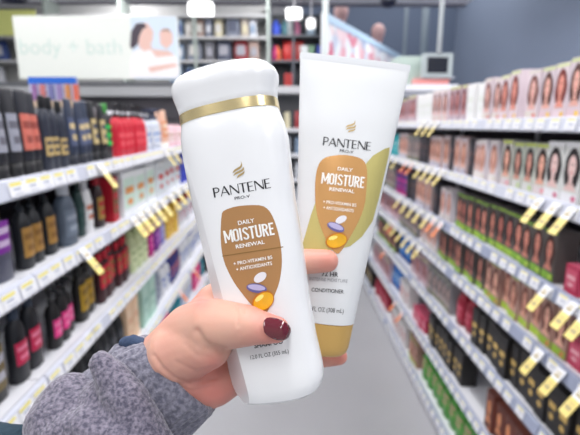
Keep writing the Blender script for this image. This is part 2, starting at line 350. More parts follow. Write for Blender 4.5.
K = {  # key: (builder result, look, name, category)
 'tubeS': (k_tube(.050,.215,(30,31,38),(18,18,22),(150,152,165),(100,100,112)), 'black squeeze tube with silver label', 'hair_tube', 'tube'),
 'tubeC': (k_tube(.050,.215,(30,32,42),(18,18,22),(205,110,95),(150,70,62)), 'black squeeze tube with coral label', 'hair_tube', 'tube'),
 'blkgs': (k_bottle(.042,.20,(36,42,58),BLK,(190,165,110),(60,60,70),.2,.45), 'dark navy bottle with small gold label', 'hair_bottle', 'bottle'),
 'navyg': (k_tube(.052,.205,(44,54,76),(30,34,46),(80,90,120),(205,185,140)), 'navy squeeze tube with pale gold band', 'hair_tube', 'tube'),
 'blkg':  (k_tube(.052,.205,(24,26,32),BLK,(200,180,130),(60,66,84)), 'black squeeze tube with gold label', 'hair_tube', 'tube'),
 'green': (k_bottle(.055,.20,(30,30,34),(70,150,70),(40,185,80),(20,60,30),.25,.62), 'black bottle with bright green label', 'hair_bottle', 'bottle'),
 'redp':  (k_pump(.062,.215,(205,28,52),(30,30,36),(214,34,58),(235,90,100)), 'red pump bottle with black pump', 'pump_bottle', 'bottle'),
 'ltblu': (k_pump(.060,.20,(206,212,224),(40,50,80),(225,228,236),(90,140,205)), 'pale blue white pump bottle', 'pump_bottle', 'bottle'),
 'peach': (k_tube(.060,.20,(235,190,165),(240,236,230),(226,150,110),(240,225,200)), 'peach coloured squeeze tube', 'body_tube', 'tube'),
 'pinkp': (k_pump(.050,.17,(240,200,208),(36,34,40),(246,226,230),(190,150,120)), 'pale pink pump bottle with black pump', 'pump_bottle', 'bottle'),
 'purpl': (k_bottle(.070,.175,(84,86,104),(200,175,135),(140,50,170),(225,200,235),.38,.8), 'grey bottle with purple label', 'hair_bottle', 'bottle'),
 'bgold': (k_pump(.050,.195,(24,28,34),(30,36,42),(176,132,66),(140,100,48),.16,.55), 'black pump bottle with amber gold label', 'pump_bottle', 'bottle'),
 'clear': (k_bottle(.078,.185,(88,100,116),(222,226,232),(112,124,140),(150,160,175)), 'smoky grey bottle with white cap', 'hair_bottle', 'bottle'),
 'dgrn':  (k_bottle(.044,.19,(30,60,58),(24,48,48),(36,72,70),(60,90,88)), 'dark green bottle', 'hair_bottle', 'bottle'),
 'whtal': (k_bottle(.058,.185,(236,236,238),(240,240,242),(238,238,238),(200,120,90)), 'tall white bottle with orange print', 'hair_bottle', 'bottle'),
 'redg':  (k_bottle(.055,.175,(40,22,26),(170,24,44),(165,130,60),(180,24,44)), 'black bottle with red cap and gold label', 'hair_bottle', 'bottle'),
 'redbx': (k_box(.060,.17,(176,20,40),(176,20,40),(110,90,50),(200,40,60)), 'red carton with bronze panel', 'carton', 'box'),
 'pastl': (k_box(.150,.185,(232,236,238),(230,234,236),(205,228,214),(226,150,80),.15,.8), 'large white carton with pastel picture', 'carton', 'box'),
 'whred': (k_box(.125,.185,(226,230,234),(226,230,234),(214,224,228),(205,60,60),.15,.85), 'white carton with red spot', 'carton', 'box'),
 'bluebx':(k_box(.12,.195,(52,66,190),(52,66,190),(60,76,205),(100,120,225)), 'bright blue carton', 'carton', 'box'),
 'bsilv': (k_bottle(.062,.20,(26,26,30),(30,30,34),(120,104,66),(190,190,200),.15,.7), 'black bottle with gold and silver print', 'hair_bottle', 'bottle'),
 'bcrim': (k_bottle(.056,.20,(22,24,32),(40,52,72),(205,40,84),(240,130,160),.25,.55), 'black bottle with crimson label', 'hair_bottle', 'bottle'),
 'bpink': (k_pump(.046,.185,(20,20,24),(30,30,34),(236,60,140),(245,130,180),.2,.5), 'black pump bottle with hot pink label', 'pump_bottle', 'bottle'),
 'bolive':(k_bottle(.060,.175,(24,22,20),(28,26,26),(176,140,36),(130,100,30),.2,.7), 'black bottle with olive gold label', 'hair_bottle', 'bottle'),
 'dred':  (k_bottle(.050,.185,(60,16,24),(190,30,50),(205,40,60),(150,110,50),.3,.75), 'dark red bottle with bright red cap', 'hair_bottle', 'bottle'),
 'pgren': (k_bottle(.075,.18,(214,226,178),(200,214,160),(222,232,190),(170,190,130)), 'pale green bottle', 'hair_bottle', 'bottle'),
 'magen': (k_bottle(.070,.18,(190,30,130),(150,24,110),(205,40,150),(235,120,190)), 'magenta bottle', 'hair_bottle', 'bottle'),
 'purp2': (k_bottle(.066,.18,(120,40,140),(90,30,110),(140,60,165),(190,120,205)), 'purple bottle', 'hair_bottle', 'bottle'),
 'lavnd': (k_bottle(.070,.17,(140,140,215),(220,220,235),(160,160,225),(200,200,240)), 'lavender blue bottle', 'hair_bottle', 'bottle'),
 'yellw': (k_bottle(.075,.18,(238,196,70),(236,190,60),(244,210,100),(225,150,50)), 'yellow bottle', 'hair_bottle', 'bottle'),
 'whrd2': (k_bottle(.066,.17,(232,234,238),(180,40,60),(226,228,236),(190,60,80)), 'white bottle with red cap', 'hair_bottle', 'bottle'),
 'blkpl': (k_bottle(.060,.19,(30,32,36),(40,42,48),(52,56,62),(84,86,92)), 'plain black bottle with dark grey label', 'hair_bottle', 'bottle'),
 'beige': (k_box(.070,.185,(242,206,170),(242,206,170),(246,214,182),(232,180,140)), 'beige carton', 'carton', 'box'),
 'mint':  (k_box(.10,.19,(176,214,200),(176,214,200),(190,222,208),(140,190,175)), 'mint green carton', 'carton', 'box'),
 'greyb': (k_bottle(.07,.19,(140,150,170),(110,120,140),(160,168,186),(120,130,150)), 'blue grey bottle', 'hair_bottle', 'bottle'),
 'whblu': (k_bottle(.072,.19,(236,238,243),(30,70,170),(230,234,242),(70,110,200)), 'white bottle with blue cap', 'hair_bottle', 'bottle'),
 'navyb': (k_bottle(.066,.19,(44,44,120),(220,110,60),(60,56,140),(200,100,80)), 'navy purple bottle with orange cap', 'hair_bottle', 'bottle'),
 'hotpk': (k_bottle(.072,.17,(235,50,130),(240,90,150),(245,90,160),(255,170,200)), 'hot pink bottle', 'hair_bottle', 'bottle'),
 'teal':  (k_bottle(.070,.17,(20,130,150),(20,100,130),(40,150,165),(150,210,215)), 'teal bottle', 'hair_bottle', 'bottle'),
 # right side
 'fred':  (k_face(.068,.175,(222,208,214),(118,40,36),(226,150,134),(214,222,170),(236,190,60), base=(226,206,214)), 'white box with red haired portrait', 'hair_colour_box', 'box'),
 'fpink': (k_face(.068,.170,(226,212,218),(120,74,70),(228,178,168),(222,214,206),(220,120,110)), 'pinkish white box with auburn portrait', 'hair_colour_box', 'box'),
 'fwine': (k_face(.066,.165,(196,170,180),(96,40,52),(206,140,138),(206,214,140),(150,120,140), base=(206,190,198)), 'mauve box with burgundy haired portrait', 'hair_colour_box', 'box'),
 'white': (k_box(.075,.165,(240,240,240),(244,244,244),(236,238,238),(226,230,224)), 'plain white carton', 'carton', 'box'),
 'fbigb': (k_face(.082,.178,(214,216,214),(26,22,26),(224,192,188),(232,232,236),(204,110,140),curl=.03), 'white box with pale black haired portrait', 'hair_colour_box', 'box'),
 'fdark': (k_face(.068,.172,(196,202,192),(34,26,28),(206,148,132),(200,214,90),(170,200,90), base=(208,208,206)), 'grey green box with black haired portrait', 'hair_colour_box', 'box'),
 'fpale': (k_face(.068,.165,(222,214,220),(170,110,92),(224,176,160),(232,226,222),(196,190,170)), 'pale pink box with light brown portrait', 'hair_colour_box', 'box'),
 'darkb': (k_box(.045,.175,(58,56,64),(62,60,66),(70,68,76),(110,84,84)), 'slim charcoal carton', 'carton', 'box'),
 'fpeach':(k_face(.070,.17,(212,188,186),(150,96,80),(226,170,150),(200,196,206),(150,150,180)), 'rose beige box with chestnut portrait', 'hair_colour_box', 'box'),
 'tealbx':(k_box(.075,.165,(30,160,170),(30,160,170),(60,180,190),(190,225,228)), 'teal carton', 'carton', 'box'),
 'fgren': (k_face(.064,.168,(86,82,82),(44,26,26),(178,104,92),(148,186,66),(172,206,70)), 'dark lime striped box with brunette portrait', 'hair_colour_box', 'box'),
 'fmag':  (k_box(.065,.17,(176,36,120),(150,30,100),(70,50,130),(210,60,150)), 'magenta and violet carton', 'carton', 'box'),
 'fbrn':  (k_face(.064,.168,(186,150,138),(128,72,58),(214,156,134),(168,200,64),(190,210,90)), 'tan lime striped box with brown haired portrait', 'hair_colour_box', 'box'),
 'fgren2': (k_face(.064,.168,(96,90,88),(60,30,26),(206,134,116),(130,176,60),(190,214,90), curl=.04), 'dark lime striped box with chestnut haired portrait', 'hair_colour_box', 'box'),
 'fbrn2': (k_face(.064,.168,(170,132,120),(104,56,46),(226,172,150),(150,186,56),(214,120,90), curl=.05), 'brown lime striped box with curly haired portrait', 'hair_colour_box', 'box'),
 'fdark2': (k_face(.068,.172,(206,204,196),(44,30,28),(226,168,148),(196,212,80),(226,140,150), base=(216,204,206), curl=.04), 'pale grey box with dark curly haired portrait', 'hair_colour_box', 'box'),
 'fred2': (k_face(.068,.172,(216,202,210),(84,48,44),(232,176,162),(206,216,160),(240,200,60), base=(222,196,204), curl=.04), 'pale mauve box with brown curly haired portrait', 'hair_colour_box', 'box'),
 'crimb': (k_box(.062,.085,(186,52,86),(200,90,116),(204,84,112),(230,170,180)), 'crimson pink carton', 'carton', 'box'),
 'bkgold':(k_box(.058,.165,(34,32,32),(40,38,38),(46,42,40),(206,172,96),.2,.8), 'black carton with round gold emblem', 'carton', 'box'),
 'crimt': (k_bottle(.085,.19,(150,22,48),(120,16,36),(166,34,60),(200,90,110)), 'crimson bottle with matching cap', 'hair_bottle', 'bottle'),
 'fauto': (k_face(.066,.165,(120,66,54),(96,36,24),(226,150,100),(90,50,44),(214,120,60)), 'brown box with copper haired portrait', 'hair_colour_box', 'box'),
 'gbott': (k_bottle(.085,.20,(74,152,58),(60,130,50),(94,168,74),(200,150,130),.3,.75), 'green bottle with pink picture label', 'hair_bottle', 'bottle'),
 'bluet': (k_tube(.058,.17,(50,120,200),(30,70,140),(90,150,215),(200,220,240)), 'blue squeeze tube', 'hair_tube', 'tube'),
 'whbx':  (k_box(.07,.15,(226,222,222),(232,230,230),(216,206,206),(190,80,80)), 'white carton with red print', 'carton', 'box'),
 'fgrey': (k_face(.064,.165,(150,148,152),(80,70,72),(190,160,152),(120,130,96),(160,110,120)), 'grey box with ash brown portrait', 'hair_colour_box', 'box'),
}
WID = {}
built = {}
def product(key, loc, rz, label, group):
    parts, look, name, cat = K[key]
    if key not in built:
        t = empty(name, loc, label, cat, group, rz)
        built[key] = t
        for pn, me, ms in parts:
            link(pn, me, t, ms)
        return t
    src = built[key]
    t = src.copy(); C.objects.link(t); t.location = loc; t.rotation_euler.z = rz; t['label'] = label; t['group'] = group
    for ch in [c for c in C.objects if False] or SRC_CH[key]:
        c = ch.copy(); C.objects.link(c); c.parent = t
    return t
SRC_CH = {}
def width_of(key):
    if key not in WID:
        WID[key] = max(abs(v.co.x) for v in K[key][0][0][1].vertices)*2
    return WID[key]
ALT = {'fgren': 'fgren2', 'fbrn': 'fbrn2', 'fdark': 'fdark2', 'fred': 'fred2'}
def fill_row(side, row, runs):
    word = 'left' if side == 'L' else 'right'
    X = -.668 if side == 'L' else .885
    z = (ZL if side == 'L' else ZR)[row] - .0055
    lev = (LEVEL_L if side == 'L' else LEVEL_R)[row]
    rz = math.pi/2 if side == 'L' else -math.pi/2
    idx = 0; ycur = 0
    for run in runs:
        p0, p1, key = run[:3]
        hh_ = EYE-z-K[key][0][0][1].vertices[0].co.z-.09
        ya = y_at(X, p0, hh_); yb = y_at(X, p1, hh_)
        w = width_of(key)+ (.004 if len(run) < 4 else run[3])
        if side == 'L': yb = min(yb, 3.33)
        ya = max(ya, ycur); n = max(1, round((yb-ya)/w))
        if yb-ya < w*.35: continue
        for i in range(n):
            y = ya + w*(i+.5)
            if y+w/2 > yb+w*.45: break
            if key in ALT and random.random() < .45: key = ALT[key]
            elif key in ALT.values() and random.random() < .55: key = [k_ for k_, v_ in ALT.items() if v_ == key][0]
            jit = random.uniform(-.010, .006)
            lab = '%s, %s from the near end, %s %s shelf' % (K[key][1], ordw(idx), word, lev)
            wds = lab.split()
            if len(wds) > 16: lab = '%s, %s from near end, %s %s shelf' % (K[key][1], ordw(idx), word, lev)
            d = 0
            t = product(key, (X+(-jit if side == 'L' else jit), y, z), rz+random.uniform(-.05, .05), lab, 'products on the %s side %s shelf' % (word, lev))
            t.scale.z = random.uniform(.96, 1.03)
            if key not in SRC_CH:
                SRC_CH[key] = list(t.children)
            ycur = y+w/2; idx += 1
    return
SRC_CH.clear()
fill_row('L', 0, [(-14,10,'tubeS'),(10,40,'tubeC'),(40,67,'blkgs'),(67,90,'navyg'),(90,104,'blkg'),(104,113,'green'),(113,143,'redp'),(143,155,'ltblu'),(155,166,'peach'),(166,196,'pinkp')])
fill_row('L', 1, [(-14,14,'purpl'),(14,42,'bgold'),(42,57,'bgold'),(57,76,'clear'),(76,81,'dgrn'),(81,93,'whtal'),(93,103,'redg'),(103,113,'redbx'),(113,147,'pastl'),(148,175,'whred'),(176,192,'bluebx'),(192,204,'whred')])
fill_row('L', 2, [(-16,8,'bsilv'),(8,38,'bcrim',.01),(46,74,'bpink'),(75,95,'bolive'),(95,127,'dred'),(127,142,'pgren'),(142,150,'magen'),(150,157,'purp2'),(157,163,'lavnd'),(163,175,'yellw'),(176,204,'whrd2')])
fill_row('L', 3, [(30,118,'blkpl'),(118,133,'beige'),(134,149,'mint'),(149,157,'greyb'),(157,166,'whblu'),(166,178,'navyb'),(178,206,'whblu')])
fill_row('L', 4, [(70,140,'blkpl'),(140,152,'whblu'),(152,166,'hotpk'),(166,176,'teal'),(176,190,'whblu'),(190,198,'hotpk'),(198,208,'teal')])
fill_row('R', 0, [(600,557,'fred'),(557,534,'fpink'),(534,516,'fred'),(516,497,'fpink'),(497,476,'white'),(476,456,'fwine'),(456,441,'fpink'),(441,425,'white'),(425,392,'fwine')])
fill_row('R', 1, [(600,563,'fbigb'),(560,517,'fdark'),(507,484,'fpale'),(483,478,'darkb'),(478,462,'fpeach'),(461,456,'darkb'),(456,436,'fpeach'),(435,428,'darkb'),(427,414,'fgrey'),(413,404,'fpeach'),(404,388,'tealbx')])
fill_row('R', 2, [(600,576,'crimb'),(573,462,'fgren'),(460,448,'fpale'),(446,440,'darkb'),(439,424,'fpeach'),(423,414,'darkb'),(413,401,'fmag'),(400,384,'fgrey')])
fill_row('R', 3, [(600,590,'crimb'),(588,492,'fbrn'),(492,446,'fgren'),(445,426,'fpale'),(425,405,'fgrey'),(405,384,'fwine')])
fill_row('R', 4, [(620,483,'bkgold'),(478,460,'crimt',0),(459,436,'fgrey'),(435,418,'fwine'),(412,402,'bluet'),(401,382,'fgren')])
fill_row('R', 5, [(600,545,'bkgold'),(535,495,'fauto'),(470,434,'bkgold'),(432,418,'crimb'),(414,404,'whbx'),(404,396,'bluet'),(395,378,'fwine')])
fill_row('R', 6, [(484,424,'gbott'),(423,413,'fbrn'),(411,396,'whbx'),(390,378,'crimt'),(376,364,'bkgold')])

# ------------------------------------------------------------------ display above the top shelf, left
t = empty('toothbrush_display', PY(57, 97, 1.75), 'small blue headed display strip with six bristle packs above the black tubes', 'display')
t.scale = (.7, .7, .7)
link('tray', box_me(-.13, .13, -.02, .05, -.055, -.02), t, [cm(214,190,165)])
link('backing_card', box_me(-.145, .12, .0, .006, -.03, .1), t, [cm(196,200,226)])
link('header', box_me(-.145, .115, -.004, 0, .07, .105), t, [cm(38,104,205)])
for i in range(6):
    o = link('pack', box_me(-.014, .014, -.012, .0, -.02, .065, .002), t, [cm(*[(150,110,160),(200,120,120),(120,120,170),(150,130,180),(205,140,90),(215,110,90)][i])]); o.location.x = -.115+.045*i
gl = box_me(-.2, .2, -.012, .012, -.115, -.055); link('support_bar', gl, t, [cm(150,150,154)])

# ------------------------------------------------------------------ body + bath sign on its cross fixture
YS = 3.42
t = empty('end_fixture', (-.63, YS, 0), 'long pale grey cross fixture behind the left shelves, under the white sign', 'shelving')
ztop = PY(100, 83, YS).z
link('back_panel', box_me(-3.2, 0, .0, .06, 0, ztop-.10), t, [m_back])
link('top_beam', box_me(-3.2, .0, -.05, .10, ztop-.10, ztop-.025, .004), t, [cm(165,167,170)])
link('dark_trim', box_me(-3.2, .0, -.055, .105, ztop-.02, ztop), t, [cm(96,98,104)])
a = PY(15, 17, YS); b_ = PY(181, 80, YS)
sg_ = empty('hanging_sign', (a.x, YS-.01, b_.z), 'large white body and bath sign with mother and baby photo above the left shelves', 'sign')
W = b_.x-a.x; H = a.z-b_.z; wp = PY(132, 17, YS).x-a.x
link('panel', box_me(0, W, -.03, -.002, 0, H, .004), sg_, [mat('sign_white', srgb(232,236,230), .5, emit=.03)])
m_sky = cm(214,228,244)
bm = bmesh.new(); poly_xz(bm, [(wp, .004), (W-.004, .004), (W-.004, H-.004), (wp, H-.004)], -.0316, 0)
ph = link('photo_print', mesh_from(bm), sg_, [m_sky])
def sp(px, py): q = PY(px, py, YS); return (q.x-a.x, q.z-b_.z)
bm = bmesh.new()
poly_xz(bm, [sp(*q) for q in ((132,78),(132,60),(136,52),(146,48),(154,52),(160,62),(158,78))], -.0322, 0)   # mother's white top
poly_xz(bm, [sp(*q) for q in ((156,78),(158,58),(163,53),(172,53),(178,58),(180,70),(179,78))], -.0324, 0)    # baby's top
poly_xz(bm, [sp(*q) for q in ((140,40),(150,38),(154,50),(146,52),(141,48))], -.0330, 1)
poly_xz(bm, [sp(*q) for q in ((142,26),(149,24),(155,33),(154,43),(148,48),(141,45),(139,34))], -.0334, 1)
poly_xz(bm, [sp(*q) for q in ((132,48),(133,33),(138,25),(145,24),(149,28),(144,31),(141,38),(140,45),(135,50))], -.0338, 2)
poly_xz(bm, [sp(*q) for q in ((161,34),(164,30),(169,30),(174,35),(174,44),(168,50),(162,45))], -.0334, 1)
poly_xz(bm, [sp(*q) for q in ((162,33),(165,30),(170,30),(173,34),(168,32))], -.0340, 3)
poly_xz(bm, [sp(*q) for q in ((152,50),(170,52),(176,56),(158,58))], -.0340, 1)
poly_xz(bm, [sp(*q) for q in ((150,68),(176,64),(179,67),(152,73))], -.0342, 1)
link('printed_people', mesh_from(bm), ph, [cm(244,240,240), cm(232,194,182), cm(70,60,72), cm(170,130,110)])
def text_mesh(s, bold=0.0):
    cu = bpy.data.curves.new('t', 'FONT'); cu.body = s; cu.offset = bold; cu.resolution_u = 4
    o = bpy.data.objects.new('t', cu); C.objects.link(o)
    dg = bpy.context.evaluated_depsgraph_get(); dg.update()
    me = bpy.data.meshes.new_from_object(o.evaluated_get(dg)); bpy.data.objects.remove(o)
    return me
me = text_mesh('body + bath', -.012)
xs = [v.co.x for v in me.vertices]; s = (sp(124,50)[0]-sp(24,50)[0])/(max(xs)-min(xs))
x0, z0 = sp(24, 55)
for v in me.vertices: v.co = Vector((x0+(v.co.x-min(xs))*s, -.0312, z0+v.co.y*s))
link('lettering', me, sg_, [cm(200,222,214)])
for px in (104, 108):
    pass
link('post', box_me(W*.53, W*.53+.02, -.02, -.004, -.018, 0), sg_, [cm(200,200,204)])
link('post', box_me(W*.08, W*.08+.02, -.02, -.004, -.018, 0), sg_, [cm(200,200,204)])
# folded sheet lying on the left frame
bm = bmesh.new()
for i in range(9):
    for j in range(5): bm.verts.new((-.14+.035*i, -.1+.05*j, .012+.018*math.sin(i*.55)+.003*j))
bm.verts.ensure_lookup_table()
for i in range(8):
    for j in range(4): bm.faces.new([bm.verts[q] for q in (i*5+j, (i+1)*5+j, (i+1)*5+j+1, i*5+j+1)])
me = mesh_from(bm, smooth=True); o = link('paper_sheet', me, None, [cm(236,232,234)]); sm = o.modifiers.new('s', 'SOLIDIFY'); sm.thickness = .003
o.location = (-1.13, 1.72, 1.745); tag(o, 'curved white sheet lying on top of the left shelving frame', 'paper')

# ------------------------------------------------------------------ far wall of merchandise
YF = 5.6
zt = PY(100, 8, YF).z
fr = empty('wall_display', (-3.7, YF, 0), 'tall open display racks across the far left back, full of mixed goods', 'display rack')
xL, xR_ = 0, PY(268, 40, YF).x+3.7
link('back_panel', box_me(0, xR_, .35, .38, 0, zt+.12), fr, [cm(196,196,196)])
shz = [PY(100, y, YF).z for y in (84, 60, 36, 14)]
for z in shz: link('shelf_board', box_me(0, xR_, 0, .35, z-.025, z), fr, [cm(190,190,192)])
for k in range(5):
    x = xR_*k/4; link('upright', box_me(x-.015, x+.015, -.01, .35, 0, zt+.12), fr, [cm(160,170,165)])
pal = [(188,190,198),(136,142,158),(190,180,168),(84,90,110),(204,200,196),(150,150,160),(160,60,66),(60,80,140),(110,130,116),(214,206,176),(176,150,140),(96,96,104),(200,204,212),(130,150,175)]
cname = {0:'grey',1:'slate',2:'sand',3:'dark blue',4:'off white',5:'grey',6:'red',7:'blue',8:'sage green',9:'cream',10:'tan',11:'charcoal',12:'silver',13:'pale blue'}
def bag_me(w, h, d):
    return lathe([(0, w/2*.9, d/2*.8), (h*.05, w/2, d/2), (h*.5, w/2*1.02, d/2*1.05), (h*.85, w/2*.96, d/2*.4), (h*.93, w/2*.8, .006), (h, w/2*.9, .004)], 3.2, 16)
def carton_me(w, h, d):
    return box_me(-w/2, w/2, -d/2, d/2, 0, h, .006)
shapes = []
for i in range(6):
    w = .085+.018*i; shapes.append(((bag_me if i % 2 else carton_me)(w, .2+.012*i, .12), w, 'bag' if i % 2 else 'box', .2+.012*i))
for r in range(3):
    x = -3.66; n = 0
    while x < -3.7+xR_-.2:
        sh, w, cat, h_ = random.choice(shapes)
        px = 283+(x+w/2)/YF*F
        hidden = 20 < px < 176
        if not hidden:
            ci = random.choice(range(14))
            if px < 25: ci = random.choice([6,7,7,0,4,9])
            o_ = empty('packed_'+cat, (x+w/2, YF+.12, shz[r]), '%s %s, %s along the %s rack of the far display' % (cname[ci], cat, ordw(n), ['lowest','middle','upper'][r]), cat, 'mixed goods on the far display')
            me = sh.copy(); me.materials.clear(); ob = link('pack', me, o_, [cm(*pal[ci])])
            cj = random.choice(range(14))
            bm = bmesh.new(); poly_xz(bm, [(-w*.32, h_*.25), (w*.32, h_*.25), (w*.28, h_*.7), (-w*.28, h_*.7)], -.075)
            link('label', mesh_from(bm), o_, [cm(*pal[cj])])
            n += 1
        x += w+random.uniform(.01, .04)
# yellow green rounded thing at the far upper left
t = empty('hanging_banner', PY(6, 26, 5.2), 'yellow green banner hanging below the ceiling at the far left', 'banner')
link('cloth', box_me(-.35, .33, 0, .02, -.1, .17, .004), t, [cm(196,200,120)])
link('rod', box_me(-.36, .34, -.005, .025, .17, .19), t, [cm(90,90,95)])

# dark cabinet with bright goods at the end of the aisle
YD = 6.1
a = PY(270, 88, YD); b_ = PY(324, 9, YD)
cb = empty('dark_cabinet', (a.x, YD, a.z), 'dark display cabinet standing at the end of the aisle behind the two bottles', 'cabinet')
W, H = b_.x-a.x, b_.z-a.z
link('back_panel', box_me(0, W, .3, .33, 0, H), cb, [cm(52,58,68)])
for x in (0, W*.42, W-.03): link('upright', box_me(x, x+.03, 0, .3, 0, H), cb, [cm(84,90,100)])
for z in (0, .36*H, .68*H): link('shelf_board', box_me(0, W, 0, .3, z-.02, z), cb, [cm(110,114,122)])
link('plinth', box_me(0, W, .0, .33, -a.z, -.02), cb, [cm(150,152,156)])
spec = [(276,46,'magenta','bottle',(200,40,130)), (277,58,'orange','bottle',(230,110,70)), (276,30,'blue','jar',(60,90,215)), (288,58,'red','bag',(200,44,44)), (293,80,'black','bag',(36,36,44)), (289,80,'red','box',(190,50,50)), (299,70,'brick red','bag',(160,50,50)), (291,36,'white','bag',(220,220,224)), (296,36,'pink','jar',(215,130,165)), (311,26,'pale blue','jar',(190,214,230)), (318,46,'blue','box',(70,90,180)), (305,46,'white','box',(214,220,222)), (312,58,'green','box',(130,170,140)), (285,36,'teal','jar',(80,130,140))]
lv = [a.z, a.z+.36*H, a.z+.68*H]
for px, py, cn, ct, col in spec:
    q = PY(px, py, YD+.1); zz = max([l for l in lv if l <= q.z+.12] or [lv[0]])
    me = lathe([(0,.05,.05),(.01,.058,.058),(.14,.056,.056),(.17,.03,.03),(.2,.028,.028)], 2.2, 14) if ct in ('bottle', 'jar') else (bag_me(.14, .26, .09) if ct == 'bag' else carton_me(.13, .2, .1))
    o = link('packed_'+ct, me, None, [cm(*col)]); o.location = (q.x, YD+.13, zz)
    tag(o, '%s %s in the dark cabinet at the aisle end, %s' % (cn, ct, {0:'bottom shelf',1:'middle shelf',2:'top shelf'}[lv.index(zz)]), ct)

# cross gondola closing the aisle
YE = 5.25
eg = empty('cross_gondola', (-.55, YE, 0), 'low white gondola crossing the far end of the aisle between the bottles', 'shelving')
Wg = 1.2
link('back_panel', box_me(0, Wg, .3, .33, 0, 2.02), eg, [cm(96,98,104)])
link('top_cap', box_me(-.01, Wg, 0, .33, 2.02, 2.10), eg, [cm(200,201,205)])
egz = [.12+.3*i for i in range(6)]
for z in egz: link('shelf_board', box_me(0, Wg, 0, .3, z-.04, z), eg, [m_shelf])
for r, z in enumerate(egz[1:]):
    for k in range(9):
        ci = random.choice([0,1,3,7,11,13,12,6,4]) if r < 4 else [6,6,4,4,9,6,4,9,6][k]
        key = None
        me = shapes[(k+r) % 2]  [0].copy(); me.materials.clear()
        me.transform(Matrix.Diagonal((.78, .8, .95, 1)))
        o = link('packed_box' if (k+r) % 2 == 0 else 'packed_bag', me, None, [cm(*pal[ci])]); o.location = (-.55+.08+.13*k, YE+.12, z)
        tag(o, '%s pack, %s from the left on the %s shelf of the far cross gondola' % (cname[ci], ordw(k), ordw(4-r)), 'pack', 'packs on the far cross gondola')

# slanted pale blue header canopy
A = PY(327, 13, 4.5); B = Vector((A.x+1.7*1.02, 4.5+3.2, A.z))
Bp = PY(410, 62, 1); 
dirv = Vector((B.x-A.x, B.y-A.y, 0)); L = dirv.length; ang = math.atan2(dirv.y, dirv.x)
hd = empty('canopy_header', (A.x, A.y, A.z-.50), 'long pale blue edged header board with pink and white flowers, slanting behind the tube', 'sign board', rz=ang)
m_print = bpy.data.materials.new('floral_print'); m_print.use_nodes = True
nt = m_print.node_tree; bs = nt.nodes['Principled BSDF']; bs.inputs['Roughness'].default_value = .5
tc = nt.nodes.new('ShaderNodeTexCoord'); vo = nt.nodes.new('ShaderNodeTexVoronoi'); vo.inputs['Scale'].default_value = 7
cr = nt.nodes.new('ShaderNodeValToRGB'); cr.color_ramp.interpolation = 'LINEAR'
sep = nt.nodes.new('ShaderNodeSeparateColor')
nt.links.new(tc.outputs['Object'], vo.inputs['Vector']); nt.links.new(vo.outputs['Color'], sep.inputs[0]); nt.links.new(sep.outputs[0], cr.inputs[0]); nt.links.new(cr.outputs[0], bs.inputs['Base Color'])
for i, (p, c) in enumerate([(0, (236,240,246)), (.35, (250,250,252)), (.5, (240,190,200)), (.62, (222,110,140)), (.72, (236,236,242)), (.85, (170,185,215)), (1, (246,214,214))]):
    e = cr.color_ramp.elements[i] if i < 2 else cr.color_ramp.elements.new(p)
    e.position = p; e.color = (*srgb(*c), 1)
link('board', box_me(0, L, 0, .04, 0, .42), hd, [m_print])
link('edge_strip', box_me(0, L, -.01, .05, .42, .50, .004), hd, [cm(196,222,244)])
link('end_cap', box_me(-.02, 0, -.01, .05, -.3, .50), hd, [cm(214,216,222)])
pz = A.z-.5
for k in (.03, .5, .97): link('support_post', box_me(L*k-.02, L*k+.02, .04, .08, -pz, .1), hd, [cm(170,172,176)])
p0 = PY(325, 8, 4.47)
t = empty('ceiling_post', (p0.x, 4.42, 1.9), 'slim white post beside the left end of the slanting header board', 'post')
link('post', box_me(-.025, .025, -.02, .02, 0, 3.3-1.9), t, [cm(205,212,212)])
link('foot_plate', box_me(-.04, .04, -.03, .03, 0, .02), t, [cm(205,212,212)])
link('lower_post', box_me(-.02, .02, -.015, .015, -1.9, 0), t, [cm(205,212,212)])
# pink rounded forms above the header
for i, (px, py, Y, s_) in enumerate(((378, 34, 7.6, 1.0), (341, 14, 7.6, 1.05))):
    q = PY(px, py, Y)
    prof = [(-.34,.11,.10),(-.22,.10,.09),(-.14,.062,.06),(-.10,.075,.08),(-.04,.10,.115),(.04,.115,.125),(.10,.10,.11),(.145,.06,.07),(.16,.02,.02)]
    hm = empty('mannequin_head', q, ['smooth pale pink mannequin head above the slanting header board', 'pinkish mannequin bust near the ceiling at the far middle'][i], 'mannequin')
    link('head', lathe([(z*s_, x*s_, y*s_) for z, x, y in prof], 2, 18), hm, [cm(222,180,178)])
    nb = bmesh.new(); bmesh.ops.create_uvsphere(nb, u_segments=10, v_segments=8, radius=.022, matrix=Matrix.Translation((0, -.115*s_, .0)))
    link('nose', mesh_from(nb, smooth=True), hm, [cm(222,180,178)])
    link('stand', box_me(-.03, .03, -.03, .03, -q.z, -.33*s_), hm, [cm(120,130,150)])

